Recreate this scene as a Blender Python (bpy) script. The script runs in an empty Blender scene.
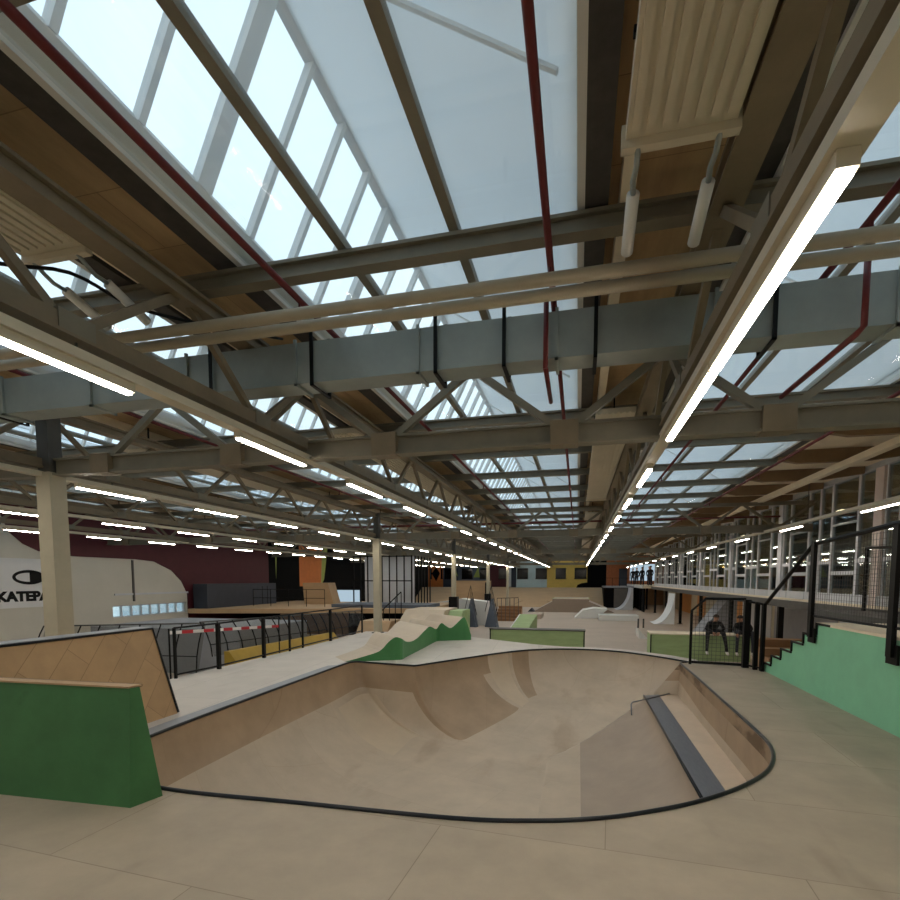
import bpy, bmesh, math, random
from mathutils import Vector, Matrix
random.seed(7)
S = bpy.context.scene
COL = S.collection
PI = math.pi
ORD = ['first','second','third','fourth','fifth','sixth','seventh','eighth','ninth','tenth','eleventh','twelfth',
 'thirteenth','fourteenth','fifteenth','sixteenth','seventeenth','eighteenth','nineteenth','twentieth','twenty-first',
 'twenty-second','twenty-third','twenty-fourth','twenty-fifth','twenty-sixth','twenty-seventh','twenty-eighth',
 'twenty-ninth','thirtieth','thirty-first','thirty-second','thirty-third']

# ------------------------------------------------------------------ materials
def lin(c):
    f = lambda v: v/12.92 if v <= .04045 else ((v+.055)/1.055)**2.4
    return tuple(f(v/255.) for v in c)+(1.,)
def mat(name, c, rough=.6, metal=0., var=.10, scale=3., bump=0., spec=.4, stretch=None, sheets=None, stain=None, seam=.62):
    m = bpy.data.materials.new(name); m.use_nodes = True
    nt = m.node_tree; N = nt.nodes; L = nt.links; b = N['Principled BSDF']
    b.inputs['Roughness'].default_value = rough; b.inputs['Metallic'].default_value = metal
    b.inputs['Specular IOR Level'].default_value = spec
    tc = N.new('ShaderNodeTexCoord'); mp = N.new('ShaderNodeMapping'); L.new(tc.outputs['Object'], mp.inputs['Vector'])
    if stretch: mp.inputs['Scale'].default_value = stretch
    nz = N.new('ShaderNodeTexNoise'); nz.inputs['Scale'].default_value = scale; nz.inputs['Detail'].default_value = 6
    nz.inputs['Roughness'].default_value = .65
    L.new(mp.outputs[0], nz.inputs['Vector'])
    rp = N.new('ShaderNodeValToRGB'); base = lin(c)
    rp.color_ramp.elements[0].position = .3; rp.color_ramp.elements[1].position = .7
    rp.color_ramp.elements[0].color = tuple(x*(1-var) for x in base[:3])+(1,)
    rp.color_ramp.elements[1].color = tuple(min(1, x*(1+var)) for x in base[:3])+(1,)
    L.new(nz.outputs['Fac'], rp.inputs['Fac'])
    out = rp.outputs['Color']
    if sheets:                       # plywood sheets with thin seams
        w, h, rot, tone = sheets
        mp2 = N.new('ShaderNodeMapping'); L.new(tc.outputs['Object'], mp2.inputs['Vector'])
        mp2.inputs['Rotation'].default_value = rot
        br = N.new('ShaderNodeTexBrick'); L.new(mp2.outputs[0], br.inputs['Vector'])
        br.inputs['Scale'].default_value = 1; br.inputs['Brick Width'].default_value = w; br.inputs['Row Height'].default_value = h
        br.inputs['Mortar Size'].default_value = .004; br.inputs['Mortar Smooth'].default_value = .3
        br.inputs['Color1'].default_value = (1-tone,)*3+(1,); br.inputs['Color2'].default_value = (1+tone,)*3+(1,)
        br.inputs['Mortar'].default_value = (seam, seam*.96, seam*.93, 1)
        mx = N.new('ShaderNodeMix'); mx.data_type = 'RGBA'; mx.blend_type = 'MULTIPLY'; mx.inputs['Factor'].default_value = 1
        L.new(out, mx.inputs['A']); L.new(br.outputs['Color'], mx.inputs['B']); out = mx.outputs['Result']
    if stain:                        # scuffs: (colour, scale, threshold, amount)
        sc, ss, th, am = stain
        n2 = N.new('ShaderNodeTexNoise'); n2.inputs['Scale'].default_value = ss; n2.inputs['Detail'].default_value = 5
        mp3 = N.new('ShaderNodeMapping'); mp3.inputs['Scale'].default_value = (1, .35, 1); mp3.inputs['Rotation'].default_value = (0, 0, .5)
        L.new(tc.outputs['Object'], mp3.inputs['Vector']); L.new(mp3.outputs[0], n2.inputs['Vector'])
        r2 = N.new('ShaderNodeValToRGB'); r2.color_ramp.elements[0].position = th; r2.color_ramp.elements[1].position = min(1, th+.12)
        r2.color_ramp.elements[0].color = (0, 0, 0, 1); r2.color_ramp.elements[1].color = (am, am, am, 1)
        L.new(n2.outputs['Fac'], r2.inputs['Fac'])
        m2 = N.new('ShaderNodeMix'); m2.data_type = 'RGBA'; L.new(r2.outputs['Color'], m2.inputs['Factor'])
        L.new(out, m2.inputs['A']); m2.inputs['B'].default_value = lin(sc); out = m2.outputs['Result']
    L.new(out, b.inputs['Base Color'])
    if bump:
        bp = N.new('ShaderNodeBump'); bp.inputs['Strength'].default_value = bump; bp.inputs['Distance'].default_value = .02
        L.new(nz.outputs['Fac'], bp.inputs['Height']); L.new(bp.outputs['Normal'], b.inputs['Normal'])
    return m
def emit(name, c, s):
    m = bpy.data.materials.new(name); m.use_nodes = True; N = m.node_tree.nodes; L = m.node_tree.links
    N.clear(); o = N.new('ShaderNodeOutputMaterial'); e = N.new('ShaderNodeEmission')
    e.inputs['Color'].default_value = lin(c); e.inputs['Strength'].default_value = s
    L.new(e.outputs[0], o.inputs['Surface']); return m
def glass(name, tint, gloss, rough=.03, fk=.7):
    m = bpy.data.materials.new(name); m.use_nodes = True; N = m.node_tree.nodes; L = m.node_tree.links
    N.clear(); o = N.new('ShaderNodeOutputMaterial'); t = N.new('ShaderNodeBsdfTransparent'); g = N.new('ShaderNodeBsdfGlossy')
    t.inputs['Color'].default_value = tint+(1,); g.inputs['Roughness'].default_value = rough
    g.inputs['Color'].default_value = (.9, .95, 1, 1)
    fr = N.new('ShaderNodeFresnel'); fr.inputs['IOR'].default_value = 1.45
    ad = N.new('ShaderNodeMath'); ad.operation = 'MULTIPLY_ADD'; ad.inputs[1].default_value = fk; ad.inputs[2].default_value = gloss; ad.use_clamp = True
    L.new(fr.outputs[0], ad.inputs[0])
    x = N.new('ShaderNodeMixShader'); L.new(ad.outputs[0], x.inputs['Fac']); L.new(t.outputs[0], x.inputs[1]); L.new(g.outputs[0], x.inputs[2])
    L.new(x.outputs[0], o.inputs['Surface']); return m

M = {}
M['deck'] = mat('worn_plywood_deck', (173,157,136), .55, var=.13, scale=1.3, sheets=(2.44,1.22,(0,0,.06),.05), stain=((120,100,80),1.6,.60,.35))
M['white_deck'] = mat('pale_painted_deck', (206,197,186), .5, var=.07, scale=1.5, sheets=(2.44,1.22,(0,0,1.5),.03), stain=((165,150,135),1.6,.62,.3))
M['bowl'] = mat('bowl_ply', (192,175,154), .5, var=.10, scale=1.4, seam=.9, sheets=(1.9,1.2,(0,0,.35),.03), stain=((140,112,84),1.1,.58,.35))
M['bowl_dark'] = mat('bowl_ply_brown', (170,146,120), .5, var=.12, scale=1.6, seam=.9, sheets=(2.4,1.2,(0,0,1.4),.03))
M['scuffed'] = mat('scuffed_ply', (160,136,110), .6, var=.12, scale=2, stain=((88,66,46),3.2,.5,.8))
M['bowl_pale'] = mat('bowl_ply_pale', (202,184,160), .5, var=.07, scale=1.5)
M['ledge_shade'] = mat('ledge_ply_shade', (166,149,132), .5, var=.08, scale=2)  # ply darkened so the ramp face carries painted shading
M['ledge_ply'] = mat('ledge_ply', (150,132,116), .45, var=.08, scale=2)
M['ledge_top'] = mat('ledge_top_ply', (214,192,168), .5, var=.07, scale=2)
M['steel_strip'] = mat('brushed_steel_strip', (134,138,146), .35, .6, var=.10, scale=6, stretch=(6,1,1))
M['coping'] = mat('dark_coping_steel', (46,47,50), .3, .7, var=.2)
M['greywood'] = mat('grey_strip_paint', (150,152,158), .5, var=.08)
M['dgreen'] = mat('dark_green_paint', (64,112,68), .5, var=.16, scale=2.5, stain=((24,44,28),2.3,.62,.6))
M['mgreen'] = mat('mid_green_paint', (72,132,80), .5, var=.10, scale=2.5)
M['lgreen'] = mat('moss_green_paint', (158,180,128), .6, var=.14, scale=2.0, stretch=(.6,4,4))
M['mint'] = mat('mint_green_paint', (138,204,166), .5, var=.07, scale=2, stain=((70,120,92),2.6,.66,.5))
M['ply'] = mat('warm_plywood', (182,148,108), .55, var=.12, scale=2.4, sheets=(1.1,.3,(.8,PI/2,0),.07))
M['tanply'] = mat('tan_plywood', (182,152,116), .6, var=.10, scale=1.5, stretch=(.5,3,3))
M['palefloor'] = mat('street_floor_ply', (184,168,152), .6, var=.06, scale=.6, sheets=(2.44,1.22,(0,0,0),.03))
M['dfloor'] = mat('dark_concrete', (96,90,84), .7, var=.12)
M['steel'] = mat('beige_steel_paint', (126,112,90), .55, var=.12, scale=4)
M['steel_g'] = mat('grey_steel_paint', (124,117,101), .55, var=.10, scale=4)
M['dsteel'] = mat('dark_grey_steel', (84,82,78), .55, var=.15, scale=4)
M['galv'] = mat('galvanised_sheet', (150,158,155), .45, .2, var=.14, scale=1.6)
M['black'] = mat('black_steel', (13,12,12), .5, var=.1, spec=.2)
M['red'] = mat('dark_red_pipe', (96,26,26), .45, var=.15)
M['pipe'] = mat('beige_pipe', (164,152,130), .5, var=.08)
M['white'] = mat('white_paint', (222,222,218), .6, var=.03)
M['lining'] = mat('white_shed_lining', (236,240,242), .7, var=.04, scale=1.2)
M['panelw'] = mat('cream_panel', (206,196,174), .5, var=.05)
M['timber'] = mat('brown_timber_boards', (186,156,116), .7, var=.18, scale=2.2, stretch=(3,.6,1), sheets=(3.2,.6,(0,0,0),.08))
M['gutter'] = mat('dark_grey_gutter', (74,70,66), .7, var=.2, scale=8)
M['cream'] = mat('cream_boards', (236,222,196), .7, var=.07)
M['rafter'] = mat('brown_rafter', (134,110,82), .7, var=.15)
M['conc'] = mat('pale_column_paint', (186,178,156), .6, var=.07)
M['wallw'] = mat('off_white_wall', (206,202,190), .8, var=.05, scale=.8)
M['sign'] = mat('sign_white', (226,226,226), .5, var=.02)
M['burg'] = mat('burgundy_paint', (78,26,34), .6, var=.1)
M['burgd'] = mat('dark_burgundy_paint', (52,24,28), .6, var=.1)
M['blackp'] = mat('black_wall_paint', (8,8,9), .8, var=.15, spec=.1)
M['navy'] = mat('charcoal_blue_paint', (54,58,68), .6, var=.1)
M['orange'] = mat('orange_paint', (206,118,54), .6, var=.08)
M['brick'] = mat('orange_brick', (172,104,66), .8, var=.2, scale=9)
M['lime'] = mat('lime_paint', (158,170,84), .6, var=.08)
M['yellow'] = mat('yellow_paint', (242,206,108), .6, var=.06)
M['lblue'] = mat('pale_blue_paint', (214,232,232), .6, var=.04)
M['mustard'] = mat('mustard_bank_paint', (170,140,48), .6, var=.1)
M['greybank'] = mat('grey_ramp_paint', (150,152,158), .55, var=.08)
M['slate'] = mat('slate_blue_paint', (86,94,106), .55, var=.08)
M['facade'] = mat('grey_window_frame_paint', (204,206,210), .5, var=.05)
M['pink'] = mat('pinkish_pillar', (224,208,198), .6, var=.05)
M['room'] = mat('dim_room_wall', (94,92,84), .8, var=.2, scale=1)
M['woodp'] = mat('orange_wood_panel', (190,132,70), .6, var=.12, scale=2, stretch=(3,3,.4))
M['step'] = mat('brown_step_wood', (142,104,70), .6, var=.15)
M['cloth_k'] = mat('black_cloth', (24,24,28), .9, var=.1)
M['cloth_g'] = mat('grey_trousers', (40,40,46), .9, var=.1)
M['skin'] = mat('skin', (190,140,112), .6, var=.04)
M['hair'] = mat('dark_hair', (48,32,24), .8, var=.2)
M['shoe'] = mat('white_shoe', (220,218,214), .6, var=.03)
M['tape_w'] = mat('white_tape', (226,222,220), .5, var=.02)
M['tape_r'] = mat('red_tape', (190,40,52), .5, var=.04)
M['dglass'] = mat('dark_window_glass', (14,15,17), .12, var=.1, spec=.5)
M['lit'] = emit('led_strip_lit', (255,243,226), 48)
M['bulb'] = emit('pendant_bulb', (255,186,110), 60)
M['bulbw'] = emit('round_lamp_lit', (255,236,208), 30)
M['room_fill'] = emit('room_fill_lit', (255,222,178), 9)  # emission of the fill lamps added in the rooms
M['glow'] = emit('screen_daylight', (190,214,230), .8)
def opal(name, c, share):
    m = bpy.data.materials.new(name); m.use_nodes = True; N = m.node_tree.nodes; L = m.node_tree.links
    N.clear(); o = N.new('ShaderNodeOutputMaterial'); d = N.new('ShaderNodeBsdfDiffuse'); t = N.new('ShaderNodeBsdfTranslucent'); x = N.new('ShaderNodeMixShader')
    nz = N.new('ShaderNodeTexNoise'); nz.inputs['Scale'].default_value = .9; rp = N.new('ShaderNodeValToRGB'); tc = N.new('ShaderNodeTexCoord'); L.new(tc.outputs['Object'], nz.inputs['Vector'])
    a = lin(c); rp.color_ramp.elements[0].color = tuple(v*.93 for v in a[:3])+(1,); rp.color_ramp.elements[1].color = a
    L.new(nz.outputs['Fac'], rp.inputs['Fac']); L.new(rp.outputs['Color'], d.inputs['Color']); L.new(rp.outputs['Color'], t.inputs['Color'])
    x.inputs['Fac'].default_value = share; L.new(d.outputs[0], x.inputs[1]); L.new(t.outputs[0], x.inputs[2]); L.new(x.outputs[0], o.inputs['Surface']); return m
M['opal'] = opal('opal_roof_sheet', (234,242,246), .27)
def castglass(name, tint, scatter):
    m = glass(name, tint, .015, .05, .10); N = m.node_tree.nodes; L = m.node_tree.links
    o = [n for n in N if n.type == 'OUTPUT_MATERIAL'][0]; src = o.inputs['Surface'].links[0].from_socket
    t = N.new('ShaderNodeBsdfTranslucent'); t.inputs['Color'].default_value = (.93,.97,1,1)
    x = N.new('ShaderNodeMixShader'); x.inputs['Fac'].default_value = scatter
    L.new(src, x.inputs[1]); L.new(t.outputs[0], x.inputs[2]); L.new(x.outputs[0], o.inputs['Surface']); return m
M['roofglass'] = glass('roof_glass', (.90,.95,.97), .01, .03, .1)
M['layglass'] = castglass('laylight_glass', (.93,.97,.97), .18)
M['screen'] = glass('grey_mesh_screen', (.66,.66,.63), .0, .5, .05)
M['pane'] = glass('facade_glass', (.82,.88,.86), .06)

# ------------------------------------------------------------------ mesh builder (world coordinates)
def wloc(o):
    v = Vector((0,0,0))
    while o is not None: v = v+o.location; o = o.parent
    return v
class MB:
    def __init__(s): s.v = []; s.f = []; s.m = []; s.mi = 0
    def add(s, vs, fs):
        n = len(s.v); s.v += [Vector(p) for p in vs]; s.f += [tuple(n+i for i in f) for f in fs]; s.m += [s.mi]*len(fs); return s
    def box(s, x0, x1, y0, y1, z0, z1):
        return s.add([(x0,y0,z0),(x1,y0,z0),(x1,y1,z0),(x0,y1,z0),(x0,y0,z1),(x1,y0,z1),(x1,y1,z1),(x0,y1,z1)],
            [(0,3,2,1),(4,5,6,7),(0,1,5,4),(1,2,6,5),(2,3,7,6),(3,0,4,7)])
    def bar(s, p, q, w, h, up=(0,0,1)):
        p, q = Vector(p), Vector(q); d = (q-p).normalized(); u = Vector(up)
        if abs(d.dot(u)) > .98: u = Vector((0,1,0))
        r = d.cross(u).normalized()*w/2; t = r.cross(d).normalized()*h/2
        vs = [a+b for a in (p, q) for b in (-r-t, r-t, r+t, -r+t)]
        return s.add(vs, [(0,1,2,3),(7,6,5,4),(0,4,5,1),(1,5,6,2),(2,6,7,3),(3,7,4,0)])
    def tube(s, pts, r, n=8, closed=False):
        P = [Vector(p) for p in pts]; k = len(P); vs = []; fs = []
        prev = None
        for i, p in enumerate(P):
            a = P[(i-1) % k] if (closed or i) else p; b = P[(i+1) % k] if (closed or i < k-1) else p
            d = (b-a).normalized(); u = Vector((0,0,1)) if abs(d.z) < .95 else Vector((0,1,0))
            e = d.cross(u).normalized()
            if prev is not None and e.dot(prev) < 0: e = -e
            prev = e; g = e.cross(d).normalized()
            vs += [p+(e*math.cos(2*PI*j/n)+g*math.sin(2*PI*j/n))*r for j in range(n)]
        for i in range(k if closed else k-1):
            for j in range(n):
                fs.append((i*n+j, i*n+(j+1) % n, ((i+1) % k)*n+(j+1) % n, ((i+1) % k)*n+j))
        if not closed: fs += [tuple(range(n-1,-1,-1)), tuple((k-1)*n+j for j in range(n))]
        return s.add(vs, fs)
    def prism(s, poly, d):
        """poly: 3D points, extruded by the vector d"""
        n = len(poly); d = Vector(d); vs = [Vector(p) for p in poly]; vs = vs+[p+d for p in vs]
        return s.add(vs, [tuple(range(n-1,-1,-1)), tuple(range(n,2*n))]+[(i,(i+1) % n,n+(i+1) % n,n+i) for i in range(n)])
    def build(s, name, m, parent=None, kind=None, smooth=False, fix=True):
        o0 = wloc(parent) if parent else Vector((0,0,0))
        me = bpy.data.meshes.new(name); me.from_pydata([tuple(p-o0) for p in s.v], [], s.f)
        ms = m if isinstance(m, (list, tuple)) else [m]
        for x in ms: me.materials.append(x)
        for p, i in zip(me.polygons, s.m): p.material_index = i; p.use_smooth = smooth
        if fix:
            bm = bmesh.new(); bm.from_mesh(me); bmesh.ops.recalc_face_normals(bm, faces=bm.faces); bm.to_mesh(me); bm.free()
        o = bpy.data.objects.new(name, me); COL.objects.link(o)
        if parent: o.parent = parent
        if kind: o['kind'] = kind
        return o
def thing(name, label, cat, loc, group=None):
    o = bpy.data.objects.new(name, None); COL.objects.link(o); o.location = loc; o.empty_display_size = .2
    return tag(o, label, cat, group)
def tag(o, label, cat, group=None):
    o['label'] = label; o['category'] = cat
    if group: o['group'] = group
    return o
def dup(root, loc, label, group=None):
    r = root.copy(); COL.objects.link(r); r.location = loc; r['label'] = label
    if group: r['group'] = group
    for ch in root.children:
        c = ch.copy(); COL.objects.link(c); c.parent = r
        for g in ch.children:
            d = g.copy(); COL.objects.link(d); d.parent = c
    return r
def single(name, mb, m, label, cat, group=None, smooth=False):
    """one-mesh thing with its origin at its base centre"""
    xs = [v.x for v in mb.v]; ys = [v.y for v in mb.v]; zs = [v.z for v in mb.v]
    c = Vector(((min(xs)+max(xs))/2, (min(ys)+max(ys))/2, min(zs)))
    mb.v = [v-c for v in mb.v]
    o = mb.build(name, m, smooth=smooth); o.location = c
    return tag(o, label, cat, group)
def struct(name, mb, m, parent=None, smooth=False):
    return mb.build(name, m, parent, kind=None if parent else 'structure', smooth=smooth)
def B(*a): return MB().box(*a)

# ------------------------------------------------------------------ key dimensions
FZ = -1.06                                   # street-area floor; deck top is z = 0
XT = [.8-3.85*j for j in range(5)]          # longitudinal truss lines
YN, YF = -6., 63.                           # hall ends
XL, XR = -18.45, 12.0
BAY = [5.5+11.5*i for i in range(-1, 6)]
SHED = [(1.2,3.82)]+[(XT[j]-3.45, XT[j]-.85) for j in range(5)]

# ------------------------------------------------------------------ floor, walls, ceiling
f = MB(); f.box(XL, -7.2, YN, YF, FZ-.2, FZ); f.box(-7.2, XR, 14.3, YF, FZ-.2, FZ); f.box(3.6, XR, YN, 14.3, FZ-.2, FZ); struct('floor', f, M['palefloor'])
w = MB()
w.box(XL-.25, XL, YN, 17.1, FZ, 5.9); w.box(XL-.25, XL, 21.2, YF, FZ, 5.9); w.box(XL-.25, XL, 17.1, 21.2, FZ, .3); w.box(XL-.25, XL, 17.1, 21.2, .8, 5.9)
wl = struct('wall_left', w, M['wallw'])
def ypoly(pts, x, t): return MB().prism([(x, y, z) for y, z in pts], (t, 0, 0))
ypoly([(13.0,4.5),(13.1,3.9),(13.3,3.45),(13.7,3.1),(14.24,2.87),(15.5,2.75),(18.3,2.74),(19.3,2.68),(20.3,2.3),(20.9,1.8),(21.25,1.2),(21.3,FZ),(28.1,FZ),(28.1,4.5)], XL, .03).build('painted_burgundy_field', M['burg'], wl)
ypoly([(28.1,FZ),(28.1,4.5),(28.8,4.5),(28.9,1.7),(29.1,4.5),(31.7,4.5),(31.7,1.4),(34.9,1.4),(35.6,4.5),(63,4.5),(63,FZ)], XL, .03).build('painted_black_field', M['blackp'], wl)
ypoly([(28.75,4.5),(29.15,4.5),(28.92,1.8)], XL, .02).build('painted_lime_wedge', M['lime'], wl)
ypoly([(31.7,4.5),(35.0,4.5),(34.7,1.4),(31.7,1.4)], XL, .035).build('painted_orange_block', M['orange'], wl)
ypoly([(35.0,4.5),(35.9,4.5),(35.2,1.9),(34.75,1.4)], XL+.03, .006).build('painted_lime_stripe', M['lime'], wl)
B(XL, XL+.05, 18.1, 18.18, .95, 2.7).build('downpipe', M['dsteel'], wl); B(XL, XL+.04, 17.2, 21.3, 1.22, 1.3).build('wall_ledge', M['facade'], wl)
w1 = B(XL-.18, XL-.16, 17.1, 21.2, .3, .8); w1o = struct('window_1', w1, M['pane'])
q = MB()
for i in range(9): q.box(XL-.2, XL-.1, 17.1+i*.505, 17.14+i*.505, .3, .8)
q.box(XL-.2, XL-.1, 17.1, 21.2, .3, .34); q.box(XL-.2, XL-.1, 17.1, 21.2, .76, .8); q.build('window_frame', M['facade'], w1o)
struct('wall_near', B(XL, XR, YN-.25, YN, FZ, 5.9), M['wallw'])
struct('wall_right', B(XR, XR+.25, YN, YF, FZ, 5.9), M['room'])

wb = struct('wall_back', B(XL, XR, YF, YF+.25, FZ, 5.9), M['tanply'])
def bp(name, x0, x1, z0, z1, m, t=.05): return B(x0, x1, YF-t, YF, z0, z1).build(name, M[m], wb)
bp('painted_orange_panel', XL, -16.5, .6, 4.4, 'orange'); bp('painted_charcoal_panel', -16.5, -14.6, .9, 4.4, 'navy')
bp('painted_grey_panel', -14.6, -10.6, .9, 4.4, 'slate'); bp('painted_burgundy_panel', -10.6, -8.3, .95, 4.4, 'burg')
bp('painted_white_pier', -8.3, -7.9, .95, 4.4, 'white', .12); bp('painted_navy_panel', -7.9, -7.3, .9, 4.4, 'navy')
bp('painted_pale_blue_panel', -7.3, -3.62, .85, 4.4, 'lblue'); bp('painted_yellow_panel', -3.62, 1.3, .85, 4.5, 'yellow')
MB().prism([(-.2,YF-.06,.85),(-.05,YF-.06,1.2),(.4,YF-.06,1.4),(1.05,YF-.06,1.5),(1.05,YF-.06,4.3),(3.2,YF-.06,4.3),(3.2,YF-.06,.85)], (0,.06,0)).build('painted_black_letter', M['blackp'], wb)
bp('painted_brick_panel', 3.2, XR, 1.0, 4.5, 'brick')
bp('dark_doorway', 4.6, 5.5, 1.1, 3.1, 'navy', .08)
MB().prism([(-15.3,YF-.06,3.0),(-14.9,YF-.06,3.4),(-14.6,YF-.06,2.2)], (0,.02,0)).build('painted_lime_patch', M['lime'], wb)
MB().prism([(-12.6,YF-.06,2.1),(-12.0,YF-.06,3.4),(-11.8,YF-.06,2.1)], (0,.02,0)).build('painted_lime_patch', M['lime'], wb)
MB().prism([(-18.0,YF-.07,2.6),(-17.4,YF-.07,3.4),(-16.9,YF-.07,2.6),(-17.4,YF-.07,1.6)], (0,.02,0)).build('painted_black_diamond', M['blackp'], wb)
n = 2
for x0, x1 in [(-19.0+.8,-17.95),(-16.8+.0,-16.55),(-16.3,-15.4),(-14.07,-12.71),(-11.8,-10.9),(-9.46,-8.35),(-7.2,-5.88),(-4.96,-3.62),(-2.6,-1.4),(-.4,.98)]:
    o = struct('window_%d' % n, B(x0, x1, YF-.09, YF-.06, 1.95, 3.2), M['dglass']); n += 1
    B(x0-.05, x1+.05, YF-.1, YF-.05, 1.88, 1.95).build('window_sill', M['black'], o)

c = MB()                                     # flat timber strips between the sheds
edges = [3.82]; strips = [(SHED[j+1][1], SHED[j][0]) for j in range(5)]+[(XL, SHED[5][0])]
for a, b in strips: c.box(a, b, YN, YF, 4.5, 4.6)
ce = struct('ceiling', c, M['timber'])
for a, b in strips[:5]: B(a+.27,a+.36,YN,YF,4.37,4.5).build('edge_board', M['cream'], ce)
B(3.82, XR, YN, YF, 4.5, 4.6).build('cream_boarding', M['cream'], ce)

# ------------------------------------------------------------------ sheds with laylights (windows of the roof)
for k, (a, b) in enumerate(SHED):
    g = struct('window_%d' % n, MB().add([(a,YN,4.43),(b,YN,4.43),(b,YF,4.43),(a,YF,4.43)], [(0,1,2,3)]), M['layglass']); n += 1
    for t in (.87, 1.74): B(a+t-.035, a+t+.035, YN, YF, 4.39, 4.46).build('glazing_bar', M['steel_g'], g)
    B(a-.05, a, YN, YF, 4.40, 4.52).build('edge_frame', M['white'], g); B(b, b+.05, YN, YF, 4.38, 4.52).build('edge_frame', M['white'], g)
    B(a-.27, a-.05, YN, YF, 4.43, 4.5).build('gutter', M['gutter'], g); B(b+.05, b+.2, YN, YF, 4.38, 4.5).build('gutter', M['gutter'], g)
    rx, rz = a+.7, 5.66
    MB().prism([(a,YN,4.45),(a+.15,YN,4.52),(a+.14,YN,4.55),(a-.03,YN,4.49)], (0,YF-YN,0)).build('curb', M['white'], g)
    MB().add([(rx,YN,rz),(b+.03,YN,4.49),(b+.03,YF,4.49),(rx,YF,rz)], [(0,1,2,3)]).build('opal_roof_sheet', M['opal'], g)
    MB().add([(a+.14,YN,4.53),(rx,YN,rz),(rx,YF,rz),(a+.14,YF,4.53)], [(0,1,2,3)]).build('roof_glass', M['roofglass'], g)
    mu = MB(); y = 3.17-2.07*4; i = 0
    while y < YF:
        wd = .13 if i % 4 == 0 else .045
        mu.bar((a+.14,y,4.53), (rx,y,rz), wd, .06, (0,0,1)); y += .5175; i += 1
    mu.build('mullion_grid', M['white'], g)
    se = MB(); y = 2.9-4.14
    while y < YF:
        se.bar((rx,y,rz-.02), (b-.1,y,4.5), .03, .02); y += 4.14
    se.build('lining_batten', M['white'], g)
    B(rx-.05, rx+.08, YN, YF, rz-.02, rz+.08).build('ridge_cap', M['facade'], g)

# ------------------------------------------------------------------ purlins and rafters
py = [3.8+2.07*k for k in range(-3, 29)]
for k, y in enumerate(py):
    if y < YN+.2 or y > YF-.2: continue
    m_ = MB(); m_.box(XL, 3.92, y-.02, y+.02, 4.24, 4.34); m_.box(XL, 3.92, y-.06, y+.06, 4.225, 4.245); m_.box(XL, 3.92, y-.06, y+.06, 4.335, 4.36)
    single('roof_purlin', m_, M['steel_g'], 'grey-beige steel purlin crossing under the glass roof, %s from the camera end' % ORD[k], 'beam', 'roof purlins')
    if y > 5:
        r_ = MB(); r_.prism([(3.93,y-.06,4.5),(6.4,y-.06,4.5),(6.4,y-.06,4.34),(5.6,y-.06,4.24),(4.3,y-.06,4.24),(3.93,y-.06,4.32)], (0,.12,0))
        single('ceiling_rafter', r_, M['rafter'], 'brown timber rafter under cream boards beside the window wall, %s from the near end' % ORD[k-3], 'rafter', 'rafters by the window wall')
single('ceiling_joist', B(5.05, 5.2, 5.7, 62.5, 4.12, 4.24), M['cream'], 'long cream joist running under the brown rafters beside the window wall', 'beam')

# ------------------------------------------------------------------ longitudinal trusses
LN = {0:'above the right-hand light row', 1:'above the light row left of centre', 2:'over the line of columns', 3:'first beyond the column line', 4:'nearest the burgundy wall'}
def long_truss(x, y0, label):
    t = thing('roof_truss', label, 'truss', (x, y0, 3.36), 'lengthwise roof trusses')
    y1 = y0+11.5
    c = MB(); c.box(x-.07,x+.07,y0+.1,y1-.1,3.36,3.38); c.box(x-.055,x+.055,y0+.1,y1-.1,3.38,3.48); c.build('bottom_chord', M['steel'], t)
    c = MB(); c.box(x-.09,x+.09,y0+.06,y1-.06,4.15,4.175); c.box(x-.05,x+.05,y0+.06,y1-.06,4.06,4.15); c.box(x-.09,x+.09,y0+.06,y1-.06,4.05,4.065); c.build('top_chord', M['steel'], t)
    p = 11.5/6
    for i in range(6):
        a, b, mid = y0+i*p+.08, y0+(i+1)*p-.08, y0+(i+.5)*p
        MB().bar((x,a,4.07),(x,mid-.05,3.44),.05,.06).build('web_member', M['steel'], t)
        MB().bar((x,mid+.05,3.44),(x,b,4.07),.05,.06).build('web_member', M['steel'], t)
    for i in range(6):
        mid = y0+(i+.5)*p; B(x-.062,x+.062,mid-.12,mid+.12,3.375,3.5).build('gusset_plate', M['steel_g'], t)
    return t
base = None
for j, x in enumerate(XT):
    for i in range(6):
        lab = 'beige lattice truss %s, %s bay from the camera' % (LN[j], ORD[i])
        if base is None: base = long_truss(x, BAY[0], lab)
        else: dup(base, (x, BAY[i], 3.36), lab)

# ------------------------------------------------------------------ cross trusses
def cross_truss(x0, x1, y, label):
    t = thing('cross_truss', label, 'truss', ((x0+x1)/2, y, 3.26), 'cross trusses between the columns')
    c = MB(); c.box(x0,x1,y-.08,y+.08,3.26,3.285); c.box(x0,x1,y-.02,y+.06,3.28,3.46); c.box(x0,x1,y-.06,y+.08,3.455,3.48); c.build('bottom_chord', M['steel_g'], t)
    B(x0,x1,y-.05,y+.05,4.04,4.14).build('top_chord', M['steel_g'], t)
    xs = [.8-1.925*k for k in range(-3, 11)]
    for xt in xs:
        for s in (-1, 1):
            xb = xt+s*.9625
            if min(xt, xb) < x0-.02 or max(xt, xb) > x1+.1: continue
            MB().bar((xt+s*.06,y,4.06),(xb-s*.1,y,3.46),.07,.07).build('web_member', M['steel_g'], t)
        xb = xt+.9625
        if x0+.2 < xb < x1-.2: B(xb-.14,xb+.14,y-.1,y+.1,3.25,3.49).build('gusset_plate', M['steel'], t)
    return t
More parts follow.
